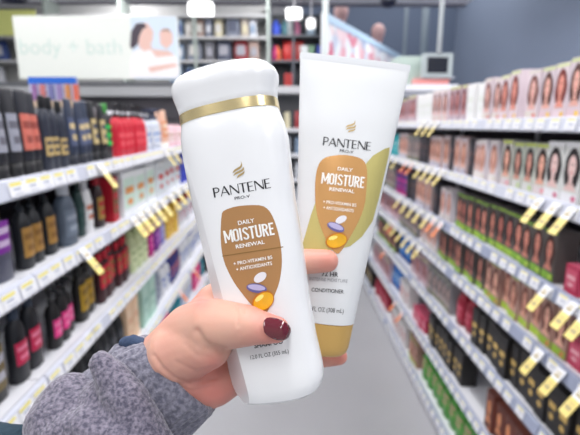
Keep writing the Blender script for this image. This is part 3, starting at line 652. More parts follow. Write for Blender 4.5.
# right back fixture with monitor on a ceiling pole
YM = 3.15
s0 = PY(398, 88, YM); s1 = PY(455, 86, YM)
fx = empty('top_stock_shelf', (s0.x, YM, s0.z-.01), 'white top shelf board above the far boxes on the right, below the monitor', 'shelf')
Wf = s1.x-s0.x
link('board', box_me(0, Wf+.02, 0, .7, .0, .03, .004), fx, [cm(236,238,244)])
link('front_edge', box_me(0, Wf+.02, -.012, 0, -.008, .034), fx, [cm(232,235,242)]); link('edge_trim', box_me(0, Wf+.02, -.010, .02, -.03, -.008), fx, [cm(140,146,158)])
for x in (.02, Wf): link('bracket', box_me(x, x+.02, .3, .33, -(s0.z-.01-1.72), 0), fx, [cm(190,192,198)])
zb = s0.z+.02
t = empty('salmon_carton', PY(436, 82, YM), 'flat salmon pink carton on the white top shelf under the monitor', 'box'); t.location.z = zb; t.location.y = YM+.12
link('carton', box_me(-.14, .10, -.1, .1, 0, .035, .003), t, [cm(236,156,152)]); link('lid', box_me(-.143, .103, -.103, .103, .034, .045, .002), t, [cm(240,170,166)])
t = empty('sage_carton', (PY(413, 82, YM).x, YM+.2, zb), 'tall sage green carton on the top shelf left of the monitor', 'box')
link('carton', box_me(-.085, .09, -.1, .1, 0, .20, .003), t, [cm(176,196,188)]); link('lid', box_me(-.088, .093, -.103, .103, .15, .205, .002), t, [cm(186,204,196)])
t = empty('folded_paper', (PY(440, 82, YM).x, YM+.1, zb+.05), 'loose white sheets lying on the salmon carton', 'paper')
link('sheet', box_me(-.08, .1, -.06, .06, -.004, .002), t, [cm(244,246,250)]); link('sheet', box_me(-.06, .12, -.07, .04, .003, .006), t, [cm(240,243,250)])
q0 = PY(424, 53, YM); q1 = PY(452, 78, YM)
mo = empty('ceiling_monitor', ((q0.x+q1.x)/2, YM, q1.z), 'small grey framed black monitor hanging from a white ceiling pole', 'monitor')
w2 = (q1.x-q0.x)/2; hh = q0.z-q1.z
link('housing', box_me(-w2, w2, 0, .06, 0, hh, .006), mo, [cm(176,186,188)])
link('screen', box_me(-w2*.74, w2*.66, -.003, .001, hh*.2, hh*.84), mo, [mat('monitor_glass', srgb(28,32,44), .25)])
link('pole', lathe([(hh, .015, .015), (3.3-q1.z, .015, .015)], 2, 12), mo, [cm(215,222,224)])
link('ceiling_plate', box_me(-.05, .05, -.0, .06, 3.27-q1.z, 3.3-q1.z), mo, [cm(240,240,244)])
for px in (404, 423):
    q = PY(px, 60, 7.5); t = empty('wall_pipe', (q.x, 7.5, 0), '%s faint grey green vertical pipe before the slate wall' % {404:'thin', 423:'wider'}[px], 'pipe')
    link('pipe', lathe([(0, .03 if px < 410 else .06, .03), (4.6, .03 if px < 410 else .06, .03)], 2, 10), t, [cm(118,132,144)])
    link('collar', lathe([(1.6, .07, .04), (1.64, .07, .04)], 2, 10), t, [cm(118,132,144)])
# dome mirrors / dark dome cameras under the ceiling edge
for px, sz, lb in ((14, .16, 'dark dome camera under the ceiling edge at the far left'), (388, .10, 'small dark dome camera under the ceiling edge at the far right')):
    q = PY(px, 9, 6.3); t = empty('dome_camera', (q.x, 6.3, 3.30), lb, 'camera')
    link('dome', lathe([(-.10, .02, .02), (-.095, sz*.5, sz*.5), (-.06, sz*.9, sz*.9), (-.03, sz, sz)], 2, 20), t, [cm(50,52,76)])
    link('ring', lathe([(-.03, sz*1.1, sz*1.1), (0, sz*1.1, sz*1.1)], 2, 20), t, [cm(150,150,160)])
# hanging light boxes
for px, py, Y, w, h, e, lb in ((201, 9, 5.3, .27, .13, 3.0, 'bright white box lamp hanging above the left racks'), (294, 14, 5.9, .20, .13, .9, 'dimmer white box lamp above the dark cabinet'), (311, 24, 5.95, .11, .12, .5, 'small pale box lamp right of the dimmer lamp')):
    q = PY(px, py, Y); t = empty('box_lamp', (q.x, Y, q.z), lb, 'lamp')
    link('diffuser', box_me(-w/2, w/2, -.05, .05, -h/2, h/2, .012), t, [mat('lamp_glow_%d' % px, (1,1,1), .5, emit=e)])
    link('stem', box_me(-.008, .008, -.008, .008, h/2, 3.3-q.z), t, [cm(190,190,194)])

# ------------------------------------------------------------------ ceiling lights over the aisle
k = 0
for Y in (-1.2, .5, 2.2, 3.7, 5.1):
    for X in (-1.9, -.0, 1.7):
        t = empty('ceiling_light', (X, Y, 3.29), 'long white ceiling light, %s row %s column' % (ordw([-1.2, .5, 2.2, 3.7, 5.1].index(Y)), {-1.9:'left', 0.0:'middle', 1.7:'right'}[X+0.0]), 'ceiling light', 'ceiling lights over the aisle')
        link('frame', box_me(-.16, .16, -.62, .62, -.03, 0), t, [cm(235,235,238)])
        link('diffuser', box_me(-.14, .14, -.60, .60, -.034, -.03), t, [mat('ceiling_lamp_diffuser', (1,.99,.97), .5, emit=2.0)])
        ld = bpy.data.lights.new('area', 'AREA'); ld.shape = 'RECTANGLE'; ld.size = .3; ld.size_y = 1.2; ld.energy = 18; ld.color = (1, .99, .985)
        lo = bpy.data.objects.new('area_light', ld); C.objects.link(lo); lo.parent = t; lo.location = (0, 0, -.04)
for Y in (7.6,):  # added area lights without fixtures, brightening the far walls and upper space
    for X in (-3.5, -1.0, 2.3):
        ld = bpy.data.lights.new('area', 'AREA'); ld.size = 2.4; ld.energy = 50
        lo = bpy.data.objects.new('area_light', ld); C.objects.link(lo); lo.location = (X, 7.3, 4.5)
w = bpy.data.worlds.new('world'); SC.world = w; w.use_nodes = True
w.node_tree.nodes['Background'].inputs[0].default_value = (.93, .96, 1, 1); w.node_tree.nodes['Background'].inputs[1].default_value = .5

# ================================================================== FOREGROUND
m_white = mat('glossy_white_plastic', srgb(240,241,243), .25, coat=.3, noise=.01)
m_gold = mat('gold_foil_band', srgb(232,212,160), .24, metal=.9, noise=.22, nscale=45)
def body_from_frame(rows, c, ang, D, phi, n=2.4, seg=72, facets=()):
    """rows: (s px down the axis, t centre px, half width px, half depth px).  c: px origin, D: depth"""
    k = D/F; u = RT*math.sin(ang) - UP*math.cos(ang); v = RT*math.cos(ang) + UP*math.sin(ang)
    o = P(c[0], c[1], D); bm = bmesh.new(); rings = []
    vr = v*math.cos(phi) + FW*math.sin(phi); fr_ = FW*math.cos(phi) - v*math.sin(phi)
    for s, t, hw, hd in rows:
        r = []
        for i in range(seg):
            x, y = sell(2*math.pi*i/seg, n)
            r.append(bm.verts.new(o + (u*s + v*t + vr*(x*hw) + fr_*(y*hd))*k))
        rings.append(r)
    for a_, b2 in zip(rings, rings[1:]):
        for i in range(seg): bm.faces.new((a_[i], a_[(i+1) % seg], b2[(i+1) % seg], b2[i]))
    bm.faces.new(rings[0]); bm.faces.new(list(reversed(rings[-1])))
    for pts in facets:                     # (s,t,f) px triples -> cutting plane
        q = [o + (u*a_[0] + vr*a_[1] + fr_*a_[2] + v*4)*k for a_ in pts]
        nn = (q[1]-q[0]).cross(q[2]-q[0]).normalized()
        cc = o + (u*150)*k
        if (cc-q[0]).dot(nn) > 0: nn = -nn
        g = bmesh.ops.bisect_plane(bm, geom=bm.verts[:]+bm.edges[:]+bm.faces[:], plane_co=q[0], plane_no=nn, clear_outer=True)
        es = [e for e in g['geom_cut'] if isinstance(e, bmesh.types.BMEdge)]
        bmesh.ops.holes_fill(bm, edges=es)
    return bm
def interp(rows, step):
    out = []
    for a_, b2 in zip(rows, rows[1:]):
        n_ = max(1, int(abs(b2[0]-a_[0])/step))
        for i in range(n_):
            f = i/n_; out.append(tuple(x+(y-x)*f for x, y in zip(a_, b2)))
    out.append(rows[-1]); return out
def smooth_by_angle(me, deg=35):
    me.polygons.foreach_set('use_smooth', [True]*len(me.polygons))
    bm = bmesh.new(); bm.from_mesh(me)
    for e in bm.edges:
        e.smooth = not (len(e.link_faces) == 2 and e.calc_face_angle(0) > math.radians(deg))
    bm.to_mesh(me); bm.free()
def rel(me, base):
    me.transform(Matrix.Translation(-Vector(base))); return me
def bvh_of(mes):
    vs, fs = [], []
    for me in mes:
        k0 = len(vs); vs += [v.co.copy() for v in me.vertices]; fs += [[i+k0 for i in p.vertices] for p in me.polygons]
    return BVHTree.FromPolygons(vs, fs)
def decal(bvh, polys=None, mesh2d=None, off=.0002, grid=5.0, fallback=.25):
    """flat shape given in picture px, laid onto the surface that bvh holds"""
    bm = bmesh.new()
    if mesh2d is not None: bm.from_mesh(mesh2d)
    for pts in polys or ():
        bm.faces.new([bm.verts.new((x, y, 0)) for x, y in pts])
    if polys: bmesh.ops.triangulate(bm, faces=bm.faces[:])
    xs = [v.co.x for v in bm.verts]; ys = [v.co.y for v in bm.verts]
    for ax, lo, hi in ((0, min(xs), max(xs)), (1, min(ys), max(ys))):
        n_ = int((hi-lo)/grid)
        for i in range(1, n_+1):
            co = [0, 0, 0]; co[ax] = lo+grid*i - .37; no = [0, 0, 0]; no[ax] = 1
            bmesh.ops.bisect_plane(bm, geom=bm.verts[:]+bm.edges[:]+bm.faces[:], plane_co=co, plane_no=no)
    for v in bm.verts:
        d = (P(v.co.x, v.co.y, 1)-O).normalized()
        loc, nrm, _, _ = bvh.ray_cast(O, d)
        if loc is None:
            loc = P(v.co.x, v.co.y, fallback); nrm = -d
        if nrm.dot(d) > 0: nrm = -nrm
        v.co = loc + nrm*off
    return mesh_from(bm)
def text_px(s, cx, cy, width, height, ang, bold=0.0):
    me = text_mesh(s, bold)
    xs = [v.co.x for v in me.vertices]; ys = [v.co.y for v in me.vertices]
    x0, x1, y0, y1 = min(xs), max(xs), min(ys), max(ys)
    ca, sa = math.cos(ang), math.sin(ang)
    for v in me.vertices:
        x = ((v.co.x-x0)/(x1-x0)-.5)*width; y = -((v.co.y-y0)/(y1-y0)-.5)*height
        v.co = Vector((cx + x*ca - y*sa, cy + x*sa + y*ca, 0))
    return me
# two drawn alphabets: flared capitals with thick and thin strokes, and a condensed bold
def arc(cx, cy, rx, ry, a0, a1, n=7): return [(cx+rx*math.cos(math.radians(a0+(a1-a0)*i/n)), cy+ry*math.sin(math.radians(a0+(a1-a0)*i/n))) for i in range(n+1)]
TH, TN = .135, .07
FLARED = {'P': (.60, [([(.09,0),(.09,1)], TH), ([(.06,.965)]+arc(.28,.72,.24,.245,90,-90)+[(.1,.475)], .095)]),
 'A': (.80, [([(.03,0),(.37,.98)], TN), ([(.38,1),(.72,0)], TH), ([(.16,.34),(.62,.34)], TN)]),
 'N': (.82, [([(.07,0),(.07,1)], TN), ([(.09,.97),(.72,.03)], TH), ([(.74,0),(.74,1)], TN)]),
 'T': (.66, [([(.0,.965),(.62,.965)], TN), ([(.31,0),(.31,.97)], TH)]),
 'E': (.60, [([(.09,0),(.09,1)], TH), ([(.09,.965),(.5,.965)], TN), ([(.09,.52),(.46,.52)], TN), ([(.09,.035),(.52,.035)], TN)])}
W_ = .145
BOLD = {'M': (.66, [([(.08,0),(.08,1)], W_), ([(.58,0),(.58,1)], W_), ([(.10,.97),(.33,.22)], .12), ([(.56,.97),(.33,.22)], .12)]),
 'O': (.50, [([(.08,.2),(.08,.8)]+arc(.23,.8,.15,.13,180,0)+[(.38,.2)]+arc(.23,.2,.15,.13,0,-180), W_)]),
 'I': (.24, [([(.08,0),(.08,1)], W_)]),
 'S': (.48, [(arc(.22,.79,.15,.14,0,180)+[(.08,.68),(.36,.36),(.37,.24)]+arc(.22,.2,.15,.13,0,-180), .135)]),
 'T': (.46, [([(.0,.93),(.42,.93)], .14), ([(.21,0),(.21,.95)], W_)]),
 'U': (.50, [([(.08,1),(.08,.2)]+arc(.23,.2,.15,.13,180,360)+[(.38,1)], W_)]),
 'R': (.50, [([(.08,0),(.08,1)], W_), ([(.08,.93)]+arc(.24,.73,.14,.2,90,-90)+[(.1,.53)], .13), ([(.22,.52),(.40,0)], W_)]),
 'E': (.42, [([(.08,0),(.08,1)], W_), ([(.08,.93),(.36,.93)], .14), ([(.08,.52),(.33,.52)], .13), ([(.08,.07),(.36,.07)], .14)])}
def drawn_text(font, word, cx, cy, width, height, ang):
    bm = bmesh.new(); x = 0
    for ch in word:
        adv, strokes = font[ch]
        for pl, w_ in strokes:
            for (ax_, ay), (bx, by) in zip(pl, pl[1:]):
                dx, dy = bx-ax_, by-ay; l_ = math.hypot(dx, dy) or 1e-6
                nx, ny = -dy/l_*w_/2, dx/l_*w_/2; ex, ey = (dx/l_*w_*.2, dy/l_*w_*.2) if len(pl) > 2 else (0, 0)
                bm.faces.new([bm.verts.new((x+p, q, 0)) for p, q in ((ax_-ex+nx, ay-ey+ny), (ax_-ex-nx, ay-ey-ny), (bx+ex-nx, by+ey-ny), (bx+ex+nx, by+ey+ny))])
        x += adv
    me = bpy.data.meshes.new('t'); bm.to_mesh(me); bm.free()
    xs = [v.co.x for v in me.vertices]; x0, x1 = min(xs), max(xs); ca, sa = math.cos(ang), math.sin(ang)
    for v in me.vertices:
        px_ = ((v.co.x-x0)/(x1-x0)-.5)*width; py_ = -(v.co.y-.5)*height
        v.co = Vector((cx + px_*ca - py_*sa, cy + px_*sa + py_*ca, 0))
    return me
def any_text(s, cx, cy, w_, h_, ang, b2):
    if s == 'PANTENE': return drawn_text(FLARED, s, cx, cy, w_, h_, ang)
    if s == 'MOISTURE': return drawn_text(BOLD, s, cx, cy, w_, h_, ang)
    return text_px(s, cx, cy, w_, h_, ang, b2)
def smooth_poly(pts, it=2):
    for _ in range(it):
        o_ = []
        for i in range(len(pts)):
            p, q = pts[i], pts[(i+1) % len(pts)]
            o_ += [(p[0]*.75+q[0]*.25, p[1]*.75+q[1]*.25), (p[0]*.25+q[0]*.75, p[1]*.25+q[1]*.75)]
        pts = o_
    return pts
def rot_ell(cx, cy, rx, ry, ang, n=20):
    return [(cx+rx*math.cos(t)*math.cos(ang)-ry*math.sin(t)*math.sin(ang), cy+rx*math.cos(t)*math.sin(ang)+ry*math.sin(t)*math.cos(ang)) for t in [2*math.pi*i/n for i in range(n)]]

m_copper = mat('copper_print', srgb(176,130,82), .35, noise=.03, nscale=50)
m_olive = mat('metallic_olive_gold', srgb(206,194,122), .3, metal=.35)
m_ink = mat('black_ink', srgb(34,34,40), .5); m_wink = mat('white_ink', srgb(250,248,244), .5); m_gink = mat('gold_ink', srgb(196,170,118), .35, metal=.5)
m_grayink = mat('grey_ink', srgb(150,150,156), .5)
m_lav = mat('lavender_print', srgb(190,184,222), .35); m_lavd = mat('lavender_dark_print', srgb(104,100,160), .35)
m_pill = mat('amber_print', srgb(240,178,30), .2, coat=.5, noise=.25, nscale=160); m_pilld = mat('amber_edge_print', srgb(196,116,20), .3); m_pearl = mat('pearl_print', srgb(236,234,240), .3)
m_glint = mat('pale_yellow_print', srgb(255,236,130), .3)

# ---- shampoo bottle
a10 = math.radians(9.9); DS = .262
SB = P(277, 397, DS)
shampoo = empty('shampoo_bottle', SB, 'white bottle with gold band and copper label, held nearest by the thumb', 'bottle')
rows = [(6,4,47,29),(8,4,49.5,31),(12,4,50,32),(16,4,50.8,33),(24,4,52.6,34),(38,4.3,53.8,34.5),(60,3.8,53,34.5),(100,3.5,51,34),(150,4.5,49.3,33.5),(200,4,47.3,33),(235,4,47.6,33),(262,4,49,33),(272,4,48.8,33),(279,4,46.6,32),(284,4,42.5,30),(287.3,4,36,26),(288.4,4,28,20)]
bm = body_from_frame(interp(rows, 7), (225,110), a10, DS, math.radians(-10), 2.5,
     facets=[((222,-46,-4),(290,-20,-30),(290,-50,8))])
bm.normal_update(); me = mesh_from(bm); smooth_by_angle(me, 24)
bv_s = bvh_of([me]); link('body', rel(me, SB), shampoo, [m_white])
rows = [(-41.5,4,8,5),(-41.2,4,22,14),(-39.6,4,34,22),(-37,4,43,28),(-33.5,4,49.5,32),(-29,4.4,53,34),(-24,4.6,54.2,35),(-18,4.4,53.6,34.5),(-11,4,51.6,33),(-5,4,50.4,32.5),(-.6,4,49.8,32),(.4,4,49,31.4)]
me = mesh_from(body_from_frame(interp(rows, 4), (225,110), a10, DS, math.radians(-10), 2.5)); smooth_by_angle(me, 50)
link('cap', rel(me, SB), shampoo, [m_white])
rows = [(-.2,4,49.2,31.5),(.2,4,50.1,32.2),(9.3,4,50.5,32.5),(9.7,4,49.6,31.6)]
me = mesh_from(body_from_frame(interp(rows, 5), (225,110), a10, DS, math.radians(-10), 2.5)); smooth_by_angle(me, 50)
link('gold_band', rel(me, SB), shampoo, [m_gold])
def put(parent, name, me, m, base, label=None):
    if not isinstance(m, (list, tuple)): m = [m]
    o_ = link(name, rel(me, base), parent, m)
    if label: o_['label'] = label
    return o_
tl = math.radians(-9.9)
lab_pts = [(221.5,214),(224,210.2),(236,206.2),(250,205),(262,205.3),(268.6,209.5),(273.5,218),(277.5,230),(280.5,243),(282,258),(281.5,270),(279,284),(274.5,295),(270,307),(266,314),(258,311),(250.5,304),(243,294.5),(235,284),(229,273),(224.5,263),(221.5,250),(220.6,234)]
lb = put(shampoo, 'label', decal(bv_s, [smooth_poly(lab_pts, 1)], off=.00015, grid=4), m_copper, SB)
ln = put(lb, 'gold_line', decal(bv_s, [[(222.5,255.6),(283,246.4),(283,247.3),(222.5,256.5)]], off=.0003), mat('dark_gold_line', srgb(140,106,52), .4), SB)
for s, cx, cy, w_, h_, b2, m, nm in [('PANTENE', 241.8, 188.0, 57.5, 9.6, .012, m_ink, 'brand_lettering'), ('PRO-V', 242.3, 197.2, 15.5, 3.0, .01, m_ink, 'brand_subline'),
        ('DAILY', 246.3, 221.6, 16.5, 4.2, .02, m_wink, 'lettering'), ('MOISTURE', 249, 232.8, 50, 12.6, .014, m_wink, 'lettering'), ('RENEWAL', 250.3, 244.2, 29, 4.0, .02, m_wink, 'lettering'),
        ('+ PRO-VITAMIN B5', 253, 260.4, 39, 3.6, .015, m_wink, 'lettering'), ('+ ANTIOXIDANTS', 254.2, 266.2, 36, 3.6, .015, m_wink, 'lettering'),
        ('SHAMPOO', 268.5, 343.6, 29, 4.6, .02, m_ink, 'lettering'), ('12.0 FL OZ (355 mL)', 269.6, 354.8, 38.5, 5.4, -.002, m_ink, 'volume_lettering')]:
    put(shampoo if m is m_ink else lb, nm, decal(bv_s, mesh2d=any_text(s, cx, cy, w_, h_, tl, b2), off=.00045 if m is m_wink else .0002, grid=9), m, SB)
def swirl(cx, cy, ang, sc, bv, par, base, off=.0003):
    ca, sa = math.cos(ang), math.sin(ang)
    g = []
    strokes = [[(-6,1.2),(-3.5,-1.8),(0,-3.2),(3.2,-4.6),(4.6,-7),(4.8,-9.4),(5.4,-6.4),(5,-3.8),(2.6,-1.8),(-.6,-.8),(-4,.6)],
               [(-5.6,4.2),(-3,1.2),(.4,.2),(4,-.8),(6.4,-3.2),(6.6,-.6),(4.4,1.2),(1,2.2),(-2.4,3)],
               [(-2.6,7.4),(-.8,4.4),(2.2,3.2),(5.2,2),(6.6,.4),(6.2,3),(3.8,4.8),(.8,5.8)]]
    for s_ in strokes:
        g.append([(cx+(x*ca-y*sa)*sc, cy+(x*sa+y*ca)*sc) for x, y in s_])
    put(par, 'gold_emblem', decal(bv, g, off=off, grid=4), m_gink, base)
swirl(238, 171, tl, .98, bv_s, shampoo, SB)
def pills(par, bv, base, w, l, g, extra=0, offk=1):
    put(par, 'printed_capsule', decal(bv, [rot_ell(*w)], off=.0005*offk, grid=4), m_pearl, base, 'small pearl white printed capsule')
    put(par, 'printed_capsule', decal(bv, [rot_ell(*l)], off=.0006*offk, grid=4), m_lavd, base, 'lavender printed capsule')
    l2 = (l[0], l[1]-.8, l[2]*.86, l[3]*.62, l[4]); put(par, 'printed_capsule', decal(bv, [rot_ell(*l2)], off=.0007*offk, grid=4), m_lav, base, 'pale lavender top of the printed capsule')
    put(par, 'printed_capsule', decal(bv, [rot_ell(*g)], off=.0008*offk, grid=4), m_pilld, base, 'amber edge of the gold capsule')
    g2 = (g[0]+.3, g[1]+.2, g[2]*.9, g[3]*.86, g[4]); put(par, 'printed_capsule', decal(bv, [rot_ell(*g2)], off=.0009*offk, grid=4), m_pill, base, 'glossy golden capsule')
    g3 = (g[0]-g[2]*.3, g[1]-g[3]*.35, g[2]*.42, g[3]*.25, g[4]); put(par, 'printed_highlight', decal(bv, [rot_ell(*g3)], off=.001*offk, grid=4), m_glint, base)
pills(lb, bv_s, SB, (260.3,277.2,7,4.4,math.radians(-35)), (256.8,288,10.2,4.6,math.radians(8)), (263.3,300.8,12,9,math.radians(-38)))

# ---- conditioner tube
DC = .316; a7 = math.radians(-6.9)
m_tube = mat('satin_white_plastic', srgb(226,228,230), .42, spec=.35)
CB = P(320, 352, DC)
cond = empty('conditioner_tube', CB, 'white squeeze tube with gold cap and copper label, held behind the bottle', 'tube')
rows = [(-.5,0,55.4,1.2),(6,0,55.2,1.3),(9,0,54.8,2.2),(20,0,53.6,4.4),(60,0,49.6,9.5),(110,0,44.6,14),(160,0,39.6,18),(210,0,34.8,21.5),(245,0,31.4,23.5),(261.5,0,29.8,24.3),(262,0,28,23)]
me = mesh_from(body_from_frame(interp(rows, 6), (355.5,59), a7, DC, 0, 2.1)); smooth_by_angle(me, 50)
bv_c = bvh_of([me]); 
link('body', rel(me, CB), cond, [m_tube])
rows = [(1,0,55.8,1.5),(6,0,55.6,1.5)]
me = mesh_from(body_from_frame(rows, (355.5,59), a7, DC, 0, 2.1)); link('crimp', rel(me, CB), cond, [mat('white_crimp', srgb(226,228,232), .4)])
rows = [(262,0,28.6,23.4),(262.5,0,29.4,24.2),(275,0,28.4,23.4),(286,0,27.2,22.4),(291,0,25.6,20.6),(294.2,0,22,17),(295,0,17,12)]
me = mesh_from(body_from_frame(interp(rows, 4), (355.5,59), a7, DC, 0, 2.1)); smooth_by_angle(me, 50)
link('cap', rel(me, CB), cond, [mat('satin_gold_cap', srgb(212,172,100), .4, metal=.25, noise=.03)])
ol = [(317,198),(311,215),(303,243),(302,249.5),(318,250.4),(335,250),(350,246.3),(362,236.5),(372.5,221),(378.2,200),(382.5,182),(388.6,155),(389.6,147.4),(385,148.5),(373,155.5),(364,166),(340,180)]
gl_ = put(cond, 'leaf_print', decal(bv_c, [ol], off=.0002, grid=4, fallback=DC), m_olive, CB)
cl = [(318,166),(321,160.5),(327,156.6),(342,154.6),(356,156.6),(364,160.5),(366.8,168),(367,178),(366,192),(364.6,205),(360.5,217),(354,230),(347,242),(340,253),(336,254),(329,246),(322.5,232),(318,219),(315.4,206),(315,186),(316,174)]
lc = put(cond, 'label', decal(bv_c, [smooth_poly(cl, 1)], off=.0004, grid=4, fallback=DC), mat('copper_sheen_print', srgb(222,168,106), .25, metal=.45), CB)
tr = math.radians(6.5)
for s, cx, cy, w_, h_, b2, m, nm in [('PANTENE', 347, 143.8, 48, 8.4, .012, m_ink, 'brand_lettering'), ('PRO-V', 346.5, 151.4, 13.5, 2.8, .01, m_ink, 'brand_subline'),
        ('DAILY', 345, 169.5, 15, 3.4, .02, m_wink, 'lettering'), ('MOISTURE', 342.8, 180.4, 42.5, 11.2, .014, m_wink, 'lettering'), ('RENEWAL', 341.8, 190.3, 25, 3.6, .02, m_wink, 'lettering'),
        ('+ PRO-VITAMIN B5', 339.5, 203.5, 33, 3.2, .015, m_wink, 'lettering'), ('+ ANTIOXIDANTS', 338.4, 209.2, 30.5, 3.2, .015, m_wink, 'lettering'),
        ('72 HR', 330, 274.2, 16.5, 4.6, .015, m_ink, 'lettering'), ('INTENSE MOISTURE', 328.6, 279.8, 38, 3.2, 0, m_grayink, 'lettering'), ('CONDITIONER', 327.6, 290.6, 32, 3.8, .012, m_ink, 'lettering'),
        ('10.4 FL OZ (308 mL)', 323.5, 310.3, 40, 5.8, -.002, m_ink, 'volume_lettering')]:
    put(lc if m is m_wink else cond, nm, decal(bv_c, mesh2d=any_text(s, cx, cy, w_, h_, tr if cy < 270 else math.radians(4), b2), off=.0007 if m is m_wink else .0003, grid=9, fallback=DC), m, CB)
swirl(350.2, 127, tr, .82, bv_c, cond, CB)
pills(lc, bv_c, CB, (341,219.6,6,3.5,math.radians(-28)), (335.7,227.2,9,4.2,math.radians(22)), (336.2,240.6,11,7.6,math.radians(-16)), offk=1.2)

# ---- hand
hand_bm = bmesh.new()
def chain(bm, pts):
    for a_, b2 in zip(pts, pts[1:]):
        capsule(bm, P(*a_[:3]), a_[3], P(*b2[:3]), b2[3])
H_ = hand_bm
chain(H_, [(96,446,.285,.024),(162,362,.272,.0185)])
chain(H_, [(120,470,.285,.024),(191,386,.274,.0185)])
chain(H_, [(162,362,.272,.0185),(177,374,.270,.021),(191,386,.274,.0185)])
chain(H_, [(163,361,.272,.0182),(192,333,.264,.0180),(214,325,.246,.0150),(246,325.5,.2335,.0112),(264,328,.2305,.0086),(276,329.5,.2300,.0072)])
chain(H_, [(180,352,.262,.0195),(205,342,.252,.0165)])
chain(H_, [(191,386,.275,.0180),(214,380,.279,.0165),(222,376,.288,.0160)])
chain(H_, [(178,374,.273,.020),(205,356,.280,.0165)])
chain(H_, [(192,333,.272,.018),(208,312,.290,.0125)])
chain(H_, [(205,356,.284,.017),(225,345,.310,.013),(224,326,.312,.013),(206,316,.295,.0125)])
chain(H_, [(222,376,.290,.015),(232,366,.311,.013),(226,350,.314,.013),(212,350,.292,.016)])
# index in front of the tube, the other three behind it
chain(H_, [(205,314,.291,.0130),(213,301,.296,.0115),(262,274,.2985,.0095),(303,261.5,.2965,.0088),(327,261,.2935,.0078)])
chain(H_, [(224,326,.315,.0120),(262,308,.349,.0098),(300,300,.352,.0092),(325,302,.350,.0082)])
chain(H_, [(226,350,.317,.0120),(265,338,.349,.0098),(305,330,.352,.0090),(328,332,.350,.0080)])
chain(H_, [(232,370,.311,.0118),(264,366,.338,.0092),(304,360,.341,.0076),(339,356.5,.336,.0066)])
hm = remeshed(hand_bm, .0011, 9)
m_skin = mat('warm_skin', srgb(226,178,160), .48, sss=.25, noise=.06, nscale=30, bump=.25, bscale=260, bdist=.0006)
# redder finger tips and palm heel: soft blotches
nt = m_skin.node_tree
bs = nt.nodes['Principled BSDF']; tc = [n_ for n_ in nt.nodes if n_.type == 'TEX_COORD'][0]
no = nt.nodes.new('ShaderNodeTexNoise'); no.inputs['Scale'].default_value = 22; no.inputs['Detail'].default_value = 1
cr = nt.nodes.new('ShaderNodeValToRGB'); cr.color_ramp.elements[0].position = .35; cr.color_ramp.elements[0].color = (*srgb(220,172,152), 1)
cr.color_ramp.elements[1].position = .68; cr.color_ramp.elements[1].color = (*srgb(208,140,128), 1)
nt.links.new(tc.outputs['Object'], no.inputs['Vector']); nt.links.new(no.outputs['Fac'], cr.inputs[0])
fa = nt.nodes.new('ShaderNodeVertexColor'); fa.layer_name = 'flush'; mxf = nt.nodes.new('ShaderNodeMixRGB'); mxf.inputs[2].default_value = (*srgb(214,126,116), 1)
mu = nt.nodes.new('ShaderNodeMath'); mu.operation = 'MULTIPLY'; mu.inputs[1].default_value = .6
nt.links.new(fa.outputs['Color'], mu.inputs[0]); nt.links.new(mu.outputs[0], mxf.inputs[0]); nt.links.new(cr.outputs[0], mxf.inputs[1]); nt.links.new(mxf.outputs[0], bs.inputs['Base Color'])
def proj(p):
    q = p-O; d = q.dot(FW); return 290+F*q.dot(RT)/d, 217.5-F*q.dot(UP)/d, d
def seg_d(x, y, a_, b2):
    dx, dy = b2[0]-a_[0], b2[1]-a_[1]; t_ = max(0, min(1, ((x-a_[0])*dx+(y-a_[1])*dy)/(dx*dx+dy*dy)))
    return math.hypot(x-a_[0]-dx*t_, y-a_[1]-dy*t_)
CREASE = [([(197,332),(202,341),(210,348),(222,351)], .0019, 3.8), ([(154,356),(162,368),(174,378),(190,384),(216,378)], .0008, 2.2),
          ([(158,374),(176,387),(194,391),(212,386)], .0006, 1.5), ([(176,362),(196,372),(214,367)], .0004, 2.0),
          ([(234,304),(238,314),(237,326)], .0006, 1.3), ([(240,305),(243,314)], .0005, 1.2), ([(186,345),(196,355),(212,358)], .0005, 2.6), ([(262,316),(259,326),(262,336)], .0004, 1.4)]
FL = [((330,261), 16), ((342,357), 14), ((277,330), 14), ((216,394), 17), ((215,365), 12), ((200,300), 10)]
att = hm.color_attributes.new('flush', 'FLOAT_COLOR', 'POINT')
nrm = [v.normal.copy() for v in hm.vertices]
for i, v in enumerate(hm.vertices):
    x, y, d = proj(v.co); f = 0
    for c_, rr in FL: f += math.exp(-((x-c_[0])**2+(y-c_[1])**2)/(rr*rr))
    f = min(1, f); att.data[i].color = (f, f, f, 1)
    if nrm[i].dot(FW) < .15:
        for pl, dep, wd in CREASE:
            dd = min(seg_d(x, y, p_, q_) for p_, q_ in zip(pl, pl[1:]))
            if dd < wd*3: v.co = v.co - nrm[i]*dep*math.exp(-(dd/wd)**2)
hm.update()
bv_h = bvh_of([hm])
HB = P(150, 400, .28)
person = link('person', rel(hm, HB), None, [m_skin]); person.location = HB
tag(person, 'left hand with dark red nail in a grey fleece sleeve, gripping the two white containers', 'person')
nail = [(264.2,319.8),(270,318.2),(279,320.3),(284.5,323.2),(288.6,327.2),(289.8,332),(288,336.6),(283,339.2),(276,338.6),(269,336.2),(264.6,332.6),(263,327)]
me = decal(bv_h, [smooth_poly(nail, 2)], off=.0007, grid=2, fallback=.2235)
nl = link('thumb_nail', rel(me, HB), person, [mat('dark_red_nail_polish', srgb(98,20,36), .12, coat=1.0)]); so = nl.modifiers.new('s', 'SOLIDIFY'); so.thickness = .0009; so.offset = 0
me.polygons.foreach_set('use_smooth', [True]*len(me.polygons)); nl['label'] = 'glossy dark red thumb nail'

